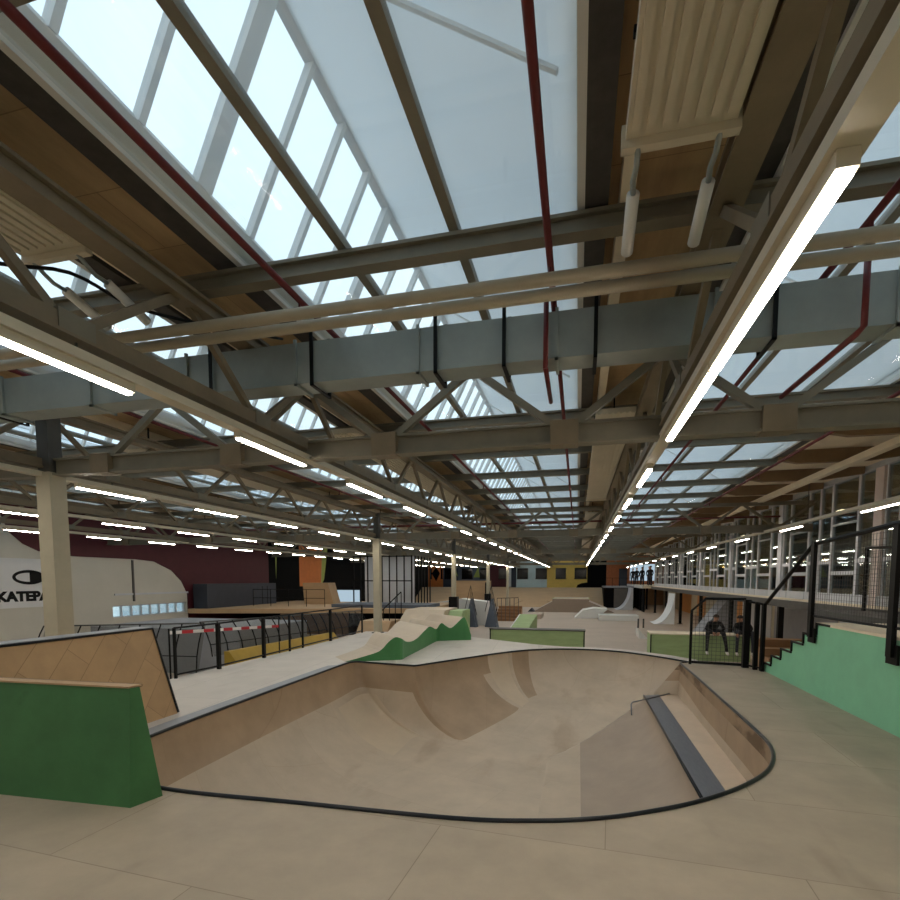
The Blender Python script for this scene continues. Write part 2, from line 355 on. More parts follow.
for i in range(5):
    y = BAY[i+1]
    cross_truss(-6.72, 6.5, y, 'grey cross truss spanning from column to window wall, %s from the camera' % ORD[i])
    cross_truss(XL, -7.08, y, 'grey cross truss spanning from column to burgundy wall side, %s from the camera' % ORD[i])
# ------------------------------------------------------------------ columns
for i in range(5):
    y = BAY[i+1]; x = -6.84; zb = 0 if i < 2 else FZ
    t = thing('column', 'square pale steel column carrying the trusses, %s from the camera' % ORD[i], 'column', (x, y, zb), 'hall columns')
    B(x-.115,x+.115,y-.115,y+.115,zb,3.3).build('shaft', M['conc'], t)
    B(x-.17,x+.17,y-.17,y+.17,zb,zb+.03).build('base_plate', M['dsteel'], t)
    B(x-.095,x+.095,y-.095,y+.095,3.3,4.16).build('head_post', M['dsteel'], t)
    if i in (2, 3): B(x-.24,x+.24,y-.24,y+.24,zb+.04,.9 if i == 2 else .75).build('black_pad', M['black'], t)

# ------------------------------------------------------------------ light rows
def fixture(name, x, y0, ln, z, label):
    t = thing(name, label, 'light', (x, y0, z), 'strip lights under the roof')
    B(x-.034,x+.034,y0,y0+ln,z-.008,z+.05).build('housing', M['panelw'], t)
    d = MB(); d.box(x-.024,x+.024,y0+.015,y0+ln-.015,z-.024,z-.006); d.build('diffuser', M['lit'], t)
    return t
rows = [(.8,3.2,6.55-2.31*5,2.31,1.2,'below the right-hand truss',25),(-3.05,3.2,1.86-2.35*3,2.35,1.2,'below the truss left of centre',27),
        (-6.9,3.2,1.2-2.35*2,2.35,1.2,'along the column line',26),(-10.75,3.2,.4-2.35*2,2.35,1.2,'one bay left of the columns',26),
        (-14.6,3.2,1.0-2.35*2,2.35,1.2,'nearest the burgundy wall',26),(5.3,3.2,10.35-4.1*3,4.1,1.35,'beside the window wall',16)]
for ri, (x, z, y0, pitch, ln, where, cnt) in enumerate(rows):
    t = thing('light_track', 'long pale light track running the hall %s' % where, 'light track', (x, YN, z+.05), 'light tracks')
    B(x-.06,x+.06,YN+.3,YF-.5,z+.05,z+.11).build('rail', M['panelw'], t)
    top = 3.36 if x < 5 else 4.2
    y = YN+1
    while y < YF-1: B(x-.006,x+.006,y-.006,y+.006,z+.11,top).build('hanger_rod', M['dsteel'], t); y += 3.83
    proto = None
    for k in range(cnt):
        y = y0+k*pitch
        if y < YN+.3 or y+ln > YF-.6: continue
        if ri == 0 and 1.2 < y < 5.4: continue
        if ri == 5 and y < 6: pass
        lab = '%s lit strip light in the row %s' % (ORD[k], where)
        if proto is None: proto = fixture('strip_light', x, y, ln, z, lab)
        else: dup(proto, (x, y, z), lab)
    if ri == 0:
        fixture('strip_light', x, 1.97, 1.63, z, 'long lit strip light nearest the camera at upper right')
        fixture('strip_light', x, 3.63, 1.63, z, 'long lit strip light at right ending at the first cross truss')

def catmull(P, n, closed=True):
    out = []; k = len(P)
    for i in range(k if closed else k-1):
        p0, p1, p2, p3 = (P[(i+d) % k] for d in (-1,0,1,2))
        if not closed:
            p0 = P[max(i-1,0)]; p3 = P[min(i+2,k-1)]
        for s in range(n):
            t = s/n; t2 = t*t; t3 = t2*t
            out.append(tuple(.5*((2*p1[c])+(-p0[c]+p2[c])*t+(2*p0[c]-5*p1[c]+4*p2[c]-p3[c])*t2+(-p0[c]+3*p1[c]-3*p2[c]+p3[c])*t3) for c in range(len(p1))))
    return out
def catmull_open(P): return catmull(P, 5, False)+[P[-1]]
# ------------------------------------------------------------------ duct, pipes
d = thing('air_duct', 'large galvanised rectangular air duct crossing the hall under the roof', 'duct', (-6, 4.5, 3.66))
B(-18.2,6.4,4.36,4.63,3.67,4.03).build('duct_body', M['galv'], d)
x = -17.6
while x < 6.2:
    q = MB(); q.box(x-.012,x+.012,4.335,4.36,3.645,4.05); q.box(x-.012,x+.012,4.335,4.65,3.645,3.67); q.box(x-.012,x+.012,4.63,4.65,3.645,4.05)
    q.build('flange', M['galv'], d); x += 1.16
for x in (-12.3,-9.2,-6.1,-3.4,-2.35,-1.2,-.62,.1,1.35,3.2,5.4):
    q = MB(); q.box(x-.015,x+.015,4.32,4.335,3.63,4.18); q.box(x-.015,x+.015,4.32,4.68,3.63,3.645); q.box(x-.015,x+.015,4.66,4.68,3.63,4.18); q.build('hanger_strap', M['black'], d)
single('service_pipe', MB().tube([(-18.2,3.48,3.8),(6.4,3.48,3.8)], .04, 12), M['pipe'], 'beige service pipe crossing in front of the duct, nearer of the pair', 'pipe', 'service pipes', True)
single('service_pipe', MB().tube([(-18.2,3.66,3.8),(6.4,3.66,3.8)], .04, 12), M['pipe'], 'beige service pipe crossing in front of the duct, further of the pair', 'pipe', 'service pipes', True)
def sprinkler(x, y0, y1, z, label):
    t = thing('sprinkler_pipe', label, 'pipe', (x, y0, z), 'red sprinkler pipes')
    MB().tube([(x,y0,z),(x,y1,z)], .024, 8).build('pipe', M['red'], t, smooth=True)
    y = y0+1.5
    while y < y1:
        q = MB(); q.tube([(x,y,z-.01),(x,y,z-.09)], .012, 6); q.tube([(x,y,z-.09),(x,y,z-.1)], .03, 8); q.build('sprinkler_head', M['red'], t); y += 4.14
sprinkler(-.23, YN+.1, 50, 4.12, 'dark red sprinkler pipe running lengthwise along the right edge of the big skylight')
sprinkler(-2.2, YN+.1, 50, 4.12, 'dark red sprinkler pipe running lengthwise along the left edge of the big skylight')
sprinkler(1.72, YN+.1, 45, 4.12, 'dark red sprinkler pipe under the right-hand skylight')
sprinkler(3.62, YN+.1, 45, 4.08, 'dark red sprinkler pipe between right-hand skylight and cream boards')
sprinkler(-5.9, YN+.1, 45, 4.12, 'dark red sprinkler pipe under the skylight left of the centre truss')
single('sprinkler_main', MB().tube([(-14,19.2,3.95),(6.4,19.2,3.95)], .035, 8), M['red'], 'dark red main pipe crossing the hall behind the second cross truss', 'pipe', None, True)
q = MB(); q.tube([(1.86,4.22,4.12),(1.86,4.22,3.62),(1.85,4.3,3.6),(1.73,5.3,3.52)], .022, 8)
single('sprinkler_drop', q, M['red'], 'dark red drop pipe bending under the duct at right', 'pipe', None, True)
q = MB(); q.tube([(-.28,4.26,4.12),(-.28,4.26,3.56)], .02, 8); q.tube([(-.28,4.28,3.57),(-.28,5.1,3.57)], .02, 8)
single('sprinkler_drop', q, M['red'], 'dark red drop pipe passing in front of the duct at centre', 'pipe', None, True)

single('loose_cable', MB().tube(catmull_open([(-3.75,1.9,4.0),(-3.6,2.5,3.86),(-3.35,2.9,3.95),(-3.2,3.3,3.9),(-2.95,3.9,4.0),(-2.8,4.6,4.2)]), .012, 6), M['black'], 'loose black cable sagging beside the left heater panel under the roof', 'cable', None, True)
# ------------------------------------------------------------------ ribbed radiant panels
def radiant(x0, y0, y1, label):
    t = thing('radiant_panel', label, 'heater panel', (x0+.25, y0, 4.04), 'ribbed radiant panels')
    b = MB(); b.box(x0,x0+.5,y0,y1,4.06,4.12)
    for i in range(7): b.box(x0+.02+i*.07,x0+.06+i*.07,y0,y1-.12,4.045,4.06)
    b.build('ribbed_sheet', M['panelw'], t)
    B(x0-.02,x0+.52,y1-.06,y1-.01,4.02,4.13).build('end_rail', M['panelw'], t)
    for y in (y0+.4, y1-.5):
        q = MB(); q.box(x0-.01,x0+.51,y-.015,y+.015,4.12,4.15); q.box(x0+.24,x0+.26,y-.01,y+.01,4.15,4.5); q.build('hanger', M['black'], t)
    return t
spans = [(-4.5,2.9),(7.2,14.8),(18,25.6),(29.5,37.1),(41,48.6)]
pr = {}
for j in range(5):
    for i, (a, b) in enumerate(spans):
        lab = 'cream ribbed heater panel, %s, %s from the camera' % (LN[j], ORD[i])
        k = round(b-a, 2)
        if k not in pr: pr[k] = (radiant(.19-3.85*j, a, b, lab), None)
        else: dup(pr[k][0], (.19-3.85*j+.25, a, 4.04), lab)
for j in range(3):
    for sx, nm in ((.25,'left'),(.62,'right')):
        x = sx-3.85*j
        t = thing('heater_hose', 'white %s-hand heater feed tube at the panel %s' % (nm, LN[j]), 'pipe', (x, 2.9, 3.8), 'heater feed tubes')
        MB().tube([(x,2.86,4.03),(x,2.93,3.99),(x-.01,3.0,3.97),(x,3.08,3.96)], .014, 8).build('flexible_hose', M['galv'], t, smooth=True)
        MB().tube([(x,3.08,3.96),(x,3.42,3.86)], .034, 12).build('insulated_tube', M['white'], t, smooth=True)

# ------------------------------------------------------------------ pool outline
OUT = [(-4.97,5.0),(-5.02,6.3),(-5.03,7.7),(-5.03,9.0),(-5.03,10.2),(-5.0,10.72),(-4.86,10.87),(-4.6,10.82),(-3.6,10.66),(-3.4,10.68),(-3.2,11.0),(-2.5,12.1),(-1.91,13.0),(-1.25,13.75),(-.44,14.15),(.4,14.22),(1.1,14.0),(1.8,13.45),(2.42,12.72),(2.44,12.6),(2.3,12.5),
       (2.27,12.2),(2.26,10.8),(2.24,9.4),(2.22,8.2),(2.2,7.2),(2.15,6.4),(1.92,5.7),(1.53,5.13),(1.05,4.66),(.6,4.34),(.2,4.12),(-.3,3.95),(-.95,3.84),(-2.26,3.8),(-3.5,3.77),(-4.3,3.93),(-4.8,4.36)]
O = [Vector((x, y, 0)) for x, y in catmull(OUT, 7)]
SP = [Vector(p+(0,)) for p in ((-2.4,6.3),(-.5,11.6))]
def nearest(p):
    best = None
    for a, b in zip(SP[:-1], SP[1:]):
        t = max(0, min(1, (p-a).dot(b-a)/(b-a).length_squared)); q = a+(b-a)*t
        if best is None or (p-q).length < (p-best).length: best = q
    return best
def depth(y):
    t = max(0, min(1, (y-9.6)/3.6)); return 1.5-.5*t*t*(3-2*t)
def runlen(p):
    if p.x < -4.4 and p.y > 4.5: return 1.9
    if p.y > 12.4: return 1.15
    if p.x > 1.9 and p.y < 12.5: return .07
    if p.y < 6: return 1.35
    return 1.5
R = [runlen(p) for p in O]; K = len(O)
LW = [1. if (p.x > 1.85 and p.y < 12.45) else 0. for p in O]
for _ in range(6): R = [(R[i-1]+R[i]*2+R[(i+1) % K])/4 for i in range(K)]
for _ in range(5): LW = [(LW[i-1]+LW[i]*2+LW[(i+1) % K])/4 if p_.y < 8 else LW[i] for i, p_ in enumerate(O)]
R = [.06 if (p_.x > 1.9 and 6.2 < p_.y < 12.42) else R[i] for i, p_ in enumerate(O)]
fr = [0,.004,.02,.05,.09,.14,.2,.28,.37,.47,.58,.7,.82,.92,1.0]
bow = MB(); rings = []
for i, p in enumerate(O):
    q = nearest(p); L = (q-p).length; dv = (q-p)/L; r = min(R[i], L*.95); col = []
    for t in fr:
        v = p+dv*r*t; col.append(Vector((v.x,v.y,-depth(v.y)*((1-LW[i])*math.sqrt(max(0, 1-(1-t)**2))+LW[i]*t))))
    for t in (.25,.5,.75,1): v = p+dv*(r+(L-r)*t); col.append(Vector((v.x,v.y,-depth(v.y))))
    rings.append(col)
nc = len(rings[0])
for c_ in rings: bow.v += c_
for i in range(K):
    a = i*nc; b = ((i+1) % K)*nc; p = O[i]
    for k in range(nc-1):
        bow.f.append((a+k, b+k, b+k+1, a+k+1)); mi = 0
        if p.x < -2.2 and p.y > 4.6 and k < 4: mi = 1
        if -3.6 < p.x < -2.35 and p.y > 10.6 and k < 12: mi = 1
        if -2.2 < p.x < -1.75 and p.y > 12 and k < 13: mi = 2
        if -1.7 < p.x < -1.3 and p.y > 13 and k < 12: mi = 1
        if LW[i] > .6 and k < 8: mi = 3 if 1 <= k < 5 else 1
        if p.x < -4.6 and 9.6 < p.y < 10.9 and 5 <= k < 13: mi = 2
        bow.m.append(mi)
bow.add([(-3.6,4.9,-1.51),(1.0,4.9,-1.51),(1.0,8.2,-1.51),(-3.6,8.2,-1.51)], [(0,1,2,3)])
for q_ in range(8):
    ya = 8.2+.55*q_; yb = ya+.55; bow.add([(-2.2,ya,-depth(ya)-.006),(.6,ya,-depth(ya)-.006),(.6,yb,-depth(yb)-.006),(-2.2,yb,-depth(yb)-.006)], [(0,1,2,3)])
bo = bow.build('skate_bowl', [M['bowl'], M['bowl_dark'], M['bowl_pale'], M['scuffed']], smooth=True, fix=False)
bm = bmesh.new(); bm.from_mesh(bo.data); bmesh.ops.remove_doubles(bm, verts=bm.verts, dist=.0015); bmesh.ops.recalc_face_normals(bm, faces=bm.faces)
bm.to_mesh(bo.data); bm.free()
tag(bo, 'big sunken plywood skate bowl in the middle of the deck', 'skate bowl')
for p in bo.data.polygons: p.use_smooth = True
single('bowl_coping', MB().tube([p+Vector((0,0,.008)) for p in O], .022, 8, True), M['coping'], 'dark steel coping tube around the rim of the skate bowl', 'coping', None, True)

# ------------------------------------------------------------------ deck (two painted zones) with the bowl cut out
def fill(name, outer, m, zt=0., th=.06):
    bm = bmesh.new(); vs = [bm.verts.new((x, y, zt)) for x, y in outer]
    es = [bm.edges.new((vs[i], vs[(i+1) % len(vs)])) for i in range(len(vs))]
    bmesh.ops.triangle_fill(bm, use_beauty=True, edges=es)
    r = bmesh.ops.extrude_face_region(bm, geom=bm.faces[:]); 
    for v in [g for g in r['geom'] if isinstance(g, bmesh.types.BMVert)]: v.co.z -= th
    bmesh.ops.recalc_face_normals(bm, faces=bm.faces)
    me = bpy.data.meshes.new(name); bm.to_mesh(me); bm.free(); me.materials.append(m)
    o = bpy.data.objects.new(name, me); COL.objects.link(o); return o
i0 = 0; i1 = 19*7                                   # O index: near-left corner, far-right corner
left_path = [(p.x, p.y) for p in O[i0:i1+1]]
near_path = [(p.x, p.y) for p in O[i1:]]+[(O[0].x, O[0].y)]
white_poly = [(-7.5,5.0),(-7.5,8.2),(-7.4,12),(-7.45,17.4),(-4.6,17.4),(-2.9,16.2),(-1.2,15.1),(-.3,14.75),(.5,14.8),(1.3,14.55),(2.3,13.7),(2.75,13.1),(2.75,12.6)]+left_path[::-1]
wd = fill('deck_platform', white_poly, M['white_deck']); tag(wd, 'pale painted deck left of and behind the bowl', 'deck')
tan_poly = [(2.75,12.6),(3.78,12.3),(3.78,YN+.02),(-12,YN+.02),(-12,5.0),(-7.5,5.0)]+[(O[0].x,O[0].y)]+near_path[::-1][1:]
td = fill('deck_platform', tan_poly, M['deck']); tag(td, 'worn tan plywood deck in front and right of the bowl', 'deck')
fs = MB()
for a, b in zip([(-12,5.0),(-7.5,5.0)]+white_poly[1:13]+[(3.78,12.3)], [(-7.5,5.0)]+white_poly[1:13]+[(3.78,12.3)]+[(3.78,12.3)]):
    if (a[0]-b[0])**2+(a[1]-b[1])**2 < 1e-6: continue
    fs.add([(a[0],a[1],-.06),(b[0],b[1],-.06),(b[0],b[1],FZ),(a[0],a[1],FZ)], [(0,1,2,3)])
fs.build('deck_fascia', M['tanply'], wd)
st = []
lp = [p for p in O[0:int(7.6*7)]]
outp = []
for i, p in enumerate(lp):
    a = O[i-1] if i else O[-1]; b = O[i+1]; d_ = (b-a).normalized(); nrm = Vector((-d_.y, d_.x, 0)); outp.append(p+nrm*(.26 if p.y < 10.2 else .1))
sm = MB(); kk = len(lp)
sm.add([(p.x,p.y,.001) for p in lp]+[(p.x,p.y,.001) for p in outp]+[(p.x,p.y,.008) for p in lp]+[(p.x,p.y,.008) for p in outp],
       [(2*kk+i,2*kk+i+1,3*kk+i+1,3*kk+i) for i in range(kk-1)]+[(kk+i,3*kk+i,3*kk+i+1,kk+i+1) for i in range(kk-1)]+[(i,i+1,2*kk+i+1,2*kk+i) for i in range(kk-1)])
single('coping_strip', sm, M['greywood'], 'flat grey strip beside the coping along the left side of the bowl', 'trim strip')

# ------------------------------------------------------------------ ledge inside the bowl at right
lt = thing('bowl_ledge', 'low ledge with grey steel edge and curved ramp inside the right side of the bowl', 'skate ramp', (1.4, 8, -1.5))
TOP = -.72; SX0, SX1 = 1.48, 1.82
def hgt(x, y):
    D = depth(y); xa = -.55
    if x <= SX0: z = -D+(D+TOP)*(1-math.sqrt(max(0, 1-((x-xa)/(SX0-xa))**2))) if x > xa else -D-.03
    else: z = TOP
    yh = 12.15-1.2*(SX0-x) if x < SX0 else 12.15+(x-SX0)*.6
    e = y-yh
    if e > 0: z -= e*1.5
    return max(z, -D-.03)
xs = [-.6+.05*i for i in range(59)]; xs = sorted(set([round(v,3) for v in xs]+[1.44,1.465,1.479,1.481]))
ys = [4.2+.05*i for i in range(178)]
g = MB(); nx = len(xs)
for y in ys:
    for x in xs: g.v.append(Vector((x, y, hgt(x, y))))
for j in range(len(ys)-1):
    for i in range(nx-1):
        if max(g.v[j*nx+i+a_+b_*nx].z+depth(ys[j]) for a_ in (0,1) for b_ in (0,1)) < -.005: continue
        g.f.append((j*nx+i, j*nx+i+1, (j+1)*nx+i+1, (j+1)*nx+i)); g.m.append(1 if xs[i] >= 1.4805 else (3 if xs[i] > .05 else 2))  # upper ramp faces get the ply with shade in its colour
lo = g.build('curved_ramp', [M['ledge_ply'], M['ledge_top'], M['bowl'], M['ledge_shade']], lt, smooth=False)
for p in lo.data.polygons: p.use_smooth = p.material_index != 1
q = MB(); q.add([(SX0,5.0,TOP+.012),(SX1,5.0,TOP+.012),(SX1,12.3,TOP+.012),(SX0,12.1,TOP+.012),(SX0,5.0,TOP-.03),(SX1,5.0,TOP-.03),(SX1,12.3,TOP-.03),(SX0,12.1,TOP-.03)],
      [(0,1,2,3),(4,5,6,7),(0,1,5,4),(1,2,6,5),(2,3,7,6),(3,0,4,7)]); q.build('steel_edge', M['steel_strip'], lt)
MB().tube([(SX0,4.95,TOP+.012),(SX0,12.1,TOP+.012)], .022, 8).build('edge_tube', M['coping'], lt, smooth=True)
q = MB(); q.tube([(1.13,11.1,-.92),(1.12,11.15,-.7),(1.16,11.3,-.69),(2.17,12.5,-.69)], .014, 8); single('grind_rail', q, M['steel_strip'], 'thin grey rail at the far end of the steel ledge in the bowl', 'rail', None, True)
# scuffed upper edge boards on the right wall of the bowl
# ------------------------------------------------------------------ green block and wooden wedge at left
t = thing('green_ramp_back', 'dark green ramp block with brown top edge at lower left', 'skate ramp', (-4.4,3.45,0))
MB().prism([(-3.58,3.39,0),(-3.51,3.66,0),(-3.62,3.58,.98),(-3.64,3.5,.98)], (-2.6,-.1,0)).build('body', M['dgreen'], t)
MB().prism([(-3.615,3.595,.985),(-3.64,3.485,.985),(-3.64,3.485,1.0),(-3.615,3.595,1.0)], (-2.63,-.1,0)).build('top_board', M['tanply'], t)
MB().tube([(-3.62,3.6,.99),(-6.2,3.5,.99)], .014, 6).build('top_edge', M['rafter'], t)
t = thing('wooden_bank', 'plywood bank with grey top strip and dark edge, behind the dark green block', 'skate ramp', (-6.8,5.8,0))
MB().prism([(-5.48,3.75,0),(-5.86,3.75,1.2),(-6.1,3.75,1.2),(-6.25,3.75,0)], (0,2.3,0)).build('bank_body', M['ply'], t)
MB().prism([(-5.84,3.75,1.2),(-6.1,3.75,1.2),(-6.1,3.75,1.22),(-5.84,3.75,1.22)], (0,2.3,0)).build('top_strip', M['greywood'], t)
MB().tube([(-5.47,6.05,.015),(-5.85,6.05,1.2),(-5.84,3.75,1.2)], .016, 6).build('edge_bead', M['coping'], t)

# ------------------------------------------------------------------ fence on the left deck edge
t = thing('guard_fence', 'low black steel fence along the left edge of the pale deck', 'fence', (-7.35,12,0))
FP = [(-7.44,8.2),(-7.34,9.3),(-7.33,10.9),(-7.33,12.05),(-7.35,12.75),(-7.35,14.4),(-7.4,16.9)]
for i, (x, y) in enumerate(FP):
    r = .035 if i in (1,2,5) else .022
    B(x-r,x+r,y-r,y+r,0,.97).build('post', M['black'], t)
for z, nm in ((.97,'top_rail'),(.07,'bottom_rail')):
    MB().tube([(x,y,z) for x, y in FP], .02, 6).build(nm, M['black'], t)
q = MB(); N_ = 12; T0 = Vector((-8.0,8.7,.78)); T1 = Vector((-8.0,12.6,.57))
for i in range(N_):
    a = T0.lerp(T1, i/N_); b = T0.lerp(T1, (i+1)/N_); q.mi = i % 2
    q.add([a, b, b+Vector((0,0,.07)), a+Vector((0,0,.07)), a+Vector((.004,0,0)), b+Vector((.004,0,0)), b+Vector((.004,0,.07)), a+Vector((.004,0,.07))],
          [(0,1,2,3),(4,5,6,7),(0,1,5,4),(2,3,7,6)])
bt = thing('barrier_tape', 'red and white barrier tape stretched behind the left fence', 'barrier tape', (-8,10.5,FZ))
q.build('tape', [M['tape_w'], M['tape_r']], bt)
for y in (8.68, 12.62): MB().tube([(-8.0,y,FZ),(-8.0,y,.9)], .018, 6).build('post', M['black'], bt)

# curved barriers of the lower ramp beyond the fence
def curved(name, pts, z0, z1, lean, label):
    t = thing(name, label, 'fence', (pts[0][0], pts[0][1], FZ)); tops = []; mids = []
    a, b = Vector(pts[0]+(0,)), Vector(pts[1]+(0,)); n_ = int((b-a).length/.62); ln = Vector(lean+(0,))
    for i in range(n_+1):
        p = a.lerp(b, i/n_); za = z0[0]+(z0[1]-z0[0])*i/n_; zb = z1[0]+(z1[1]-z1[0])*i/n_
        cv = [p+ln*k*k+Vector((0,0,za+(zb-za)*k)) for k in (0,.35,.6,.8,1)]
        MB().tube([tuple(c) for c in cv], .018, 6).build('curved_post', M['black'], t); tops.append(cv[-1]); mids.append(cv[1])
    MB().tube([tuple(c) for c in tops], .022, 6).build('top_rail', M['dsteel'], t); MB().tube([tuple(c) for c in mids], .014, 6).build('lower_rail', M['black'], t)
    sh = MB()
    for i in range(n_):
        p = a.lerp(b, i/n_); p2 = a.lerp(b, (i+1)/n_); za = z0[0]+(z0[1]-z0[0])*i/n_
        u = p+ln*1.0; v = p2+ln*1.0; zt = tops[i].z-.02; zt2 = tops[i+1].z-.02
        sh.add([(p.x+.03,p.y+.03,za),(p2.x+.03,p2.y+.03,za),(v.x+.03,v.y+.03,zt2),(u.x+.03,u.y+.03,zt)], [(0,1,2,3)])
    sh.build('grey_screen', M['screen'], t)
curved('curved_barrier', [(-9.35,11.6),(-9.35,22)], (-.15,-.5), (.76,.45), (-.35,0), 'curved black barrier with bowed posts above the mustard bank')
curved('curved_barrier', [(-15.2,11.4),(-9.7,11.4)], (-.6,-.6), (.52,.72), (0,.35), 'curved barrier crossing behind the plywood bank at left')
single('mustard_bank', MB().prism([(-9.15,12.0,-.06),(-8.6,12.0,-.75),(-8.6,12.0,FZ),(-9.3,12.0,FZ),(-9.3,12.0,-.06)], (0,6.2,-.1)), M['mustard'], 'mustard yellow bank below the curved barrier', 'skate ramp')
single('grey_ramp', MB().prism([(-9.0,9.6,-.55),(-7.6,9.6,-.85),(-7.6,9.6,FZ),(-9.0,9.6,FZ)], (0,2.2,.0)), M['greybank'], 'small pale grey ramp just behind the left fence', 'skate ramp')
single('grey_quarter_pipe', MB().prism([(-15.5,13.5,.35),(-9.9,13.5,.35),(-9.9,13.5,FZ),(-15.5,13.5,FZ)], (0,4,0)), M['greybank'], 'grey concrete ramp block behind the crossing curved barrier', 'skate ramp')
single('tan_kicker', MB().prism([(-9.1,19.5,FZ),(-9.1,22,FZ),(-9.1,22,.1),(-9.1,20.6,.1)], (1.4,0,0)), M['tanply'], 'tan plywood kicker below the long platform', 'skate ramp')

# ------------------------------------------------------------------ long raised platform on the left
t = thing('raised_platform', 'long tan raised platform in front of the burgundy wall', 'platform', (-13,26,FZ))
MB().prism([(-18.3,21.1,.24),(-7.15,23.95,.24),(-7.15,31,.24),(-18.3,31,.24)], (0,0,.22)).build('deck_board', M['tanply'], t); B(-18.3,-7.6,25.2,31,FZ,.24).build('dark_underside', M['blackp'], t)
B(-12.3,-7.15,23.9,24,.22,.45).build('fascia', M['facade'], t)
B(-15.8,-11.8,25.1,25.2,FZ,.2).build('brown_panel', M['step'], t)
t = thing('storage_unit', 'long dark grey box unit standing on the raised platform against the burgundy wall', 'container', (-17.9,24.5,.46))
B(-18.3,-17.5,21.5,27.4,.46,1.66).build('body', M['navy'], t)
for y in (26.0,26.5): B(-17.5,-17.485,y,y+.03,.46,1.5).build('door_seam', M['black'], t)
t = thing('plywood_quarter', 'tan plywood quarter pipe standing on the raised platform', 'skate ramp', (-14.5,27,.46))
MB().prism([(-15.4,27,.46),(-13.55,27,.46),(-13.9,27,1.68),(-15.5,27,1.68)], (0,.9,0)).build('face', M['tanply'], t)
t = thing('platform_railing', 'thin black railing on the raised platform', 'railing', (-15,25.2,.46))
for x in (-16.9,-15.85,-14.8,-13.75,-12.7): MB().tube([(x,24.3,.46),(x,24.3,1.35)], .02, 6).build('post', M['black'], t)
for z in (.9,1.35): MB().tube([(-16.9,24.3,z),(-12.7,24.3,z)], .016, 6).build('rail', M['black'], t)
# tall cage around the white partition
t = thing('tall_cage', 'tall black barred cage behind the second column', 'cage', (-10.5,27,.46))
for i in range(9):
    x = -12.3+i*.43; B(x-.03,x+.03,26.97,27.03,.46,3.2).build('bar', M['black'], t)
for z in (.55,1.8,3.15): B(-12.3,-8.85,26.97,27.03,z-.03,z+.03).build('rail', M['black'], t)
for i in range(7):
    y = 27+i*.6; B(-8.88,-8.82,y-.03,y+.03,.46,3.2).build('bar', M['black'], t)
single('pale_partition', B(-12.3,-9.2,28.6,28.8,.46,3.2), M['facade'], 'pale grey partition inside the tall cage', 'partition')
single('slate_step_box', B(-12.2,-7.15,24.05,26.6,.46,.62), M['slate'], 'slate grey low step in front of the tall cage', 'box')
t = thing('stair_railing', 'small black stair railing right of the second column', 'railing', (-7.9,21,FZ))
for i in range(5): MB().tube([(-8.45+i*.27,21,FZ),(-8.45+i*.27,21,.35+i*.25)], .02, 6).build('post', M['black'], t)
MB().tube([(-8.45,21,.35),(-7.37,21,1.35)], .025, 6).build('handrail', M['black'], t)
single('bright_doorway_panel', B(-15.2,-13.4,30.2,30.3,.46,1.2), M['glow'], 'small bright lit panel at the back of the raised platform', 'window')

# ------------------------------------------------------------------ green wave ramp
top = [(-5.16,10.79,.005),(-4.75,11.0,.12),(-4.45,11.16,.23),(-4.28,11.25,.42),(-4.13,11.33,.54),(-4.0,11.42,.5),(-4.01,11.61,.44),(-4.03,11.86,.38),(-4.05,12.32,.33),(-4.07,12.91,.36),(-4.1,13.66,.48),(-4.13,14.26,.53),(-4.16,15.03,.38),
       (-4.1,15.2,.5),(-4.03,15.24,.55),(-3.92,15.3,.46),(-3.78,15.38,.39),(-3.61,15.47,.54),(-3.44,15.56,.71),(-3.35,15.6,.63),(-3.21,15.68,.15)]
top = [top[0]]+catmull(top, 3, False)+[top[-1]]
t = thing('wave_ramp', 'green wavy-edged wave ramp with tan top behind the bowl', 'skate ramp', (-4.2,13,0))
fw = MB(); bk = MB(); nn = len(top)
fw.add([(x,y,0.002) for x, y, z in top]+list(top), [(i,i+1,nn+i+1,nn+i) for i in range(nn-1)])
fw.build('wave_face', M['mgreen'], t)
off = Vector((-1.5,1.7,0)); bk.add(list(top)+[tuple(Vector(p)+off*(.35+.65*min(1,i/nn*2))) for i, p in enumerate(top)], [(i,i+1,nn+i+1,nn+i) for i in range(nn-1)])
bk.build('riding_surface', M['bowl_pale'], t)
e = MB(); e.add([(x,y,.002) for x, y, z in top]+[tuple(Vector((p[0],p[1],.002))+off*(.35+.65*min(1,i/nn*2))) for i, p in enumerate(top)]+[tuple(Vector(p)+off*(.35+.65*min(1,i/nn*2))) for i, p in enumerate(top)],
     [(nn+i,nn+i+1,2*nn+i+1,2*nn+i) for i in range(nn-1)]); e.add([top[-1],(top[-1][0],top[-1][1],.002),(top[-1][0]-1.5,top[-1][1]+1.7,.002),(top[-1][0]-1.5,top[-1][1]+1.7,top[-1][2])], [(0,1,2,3)])
e.build('back_face', M['tanply'], t)

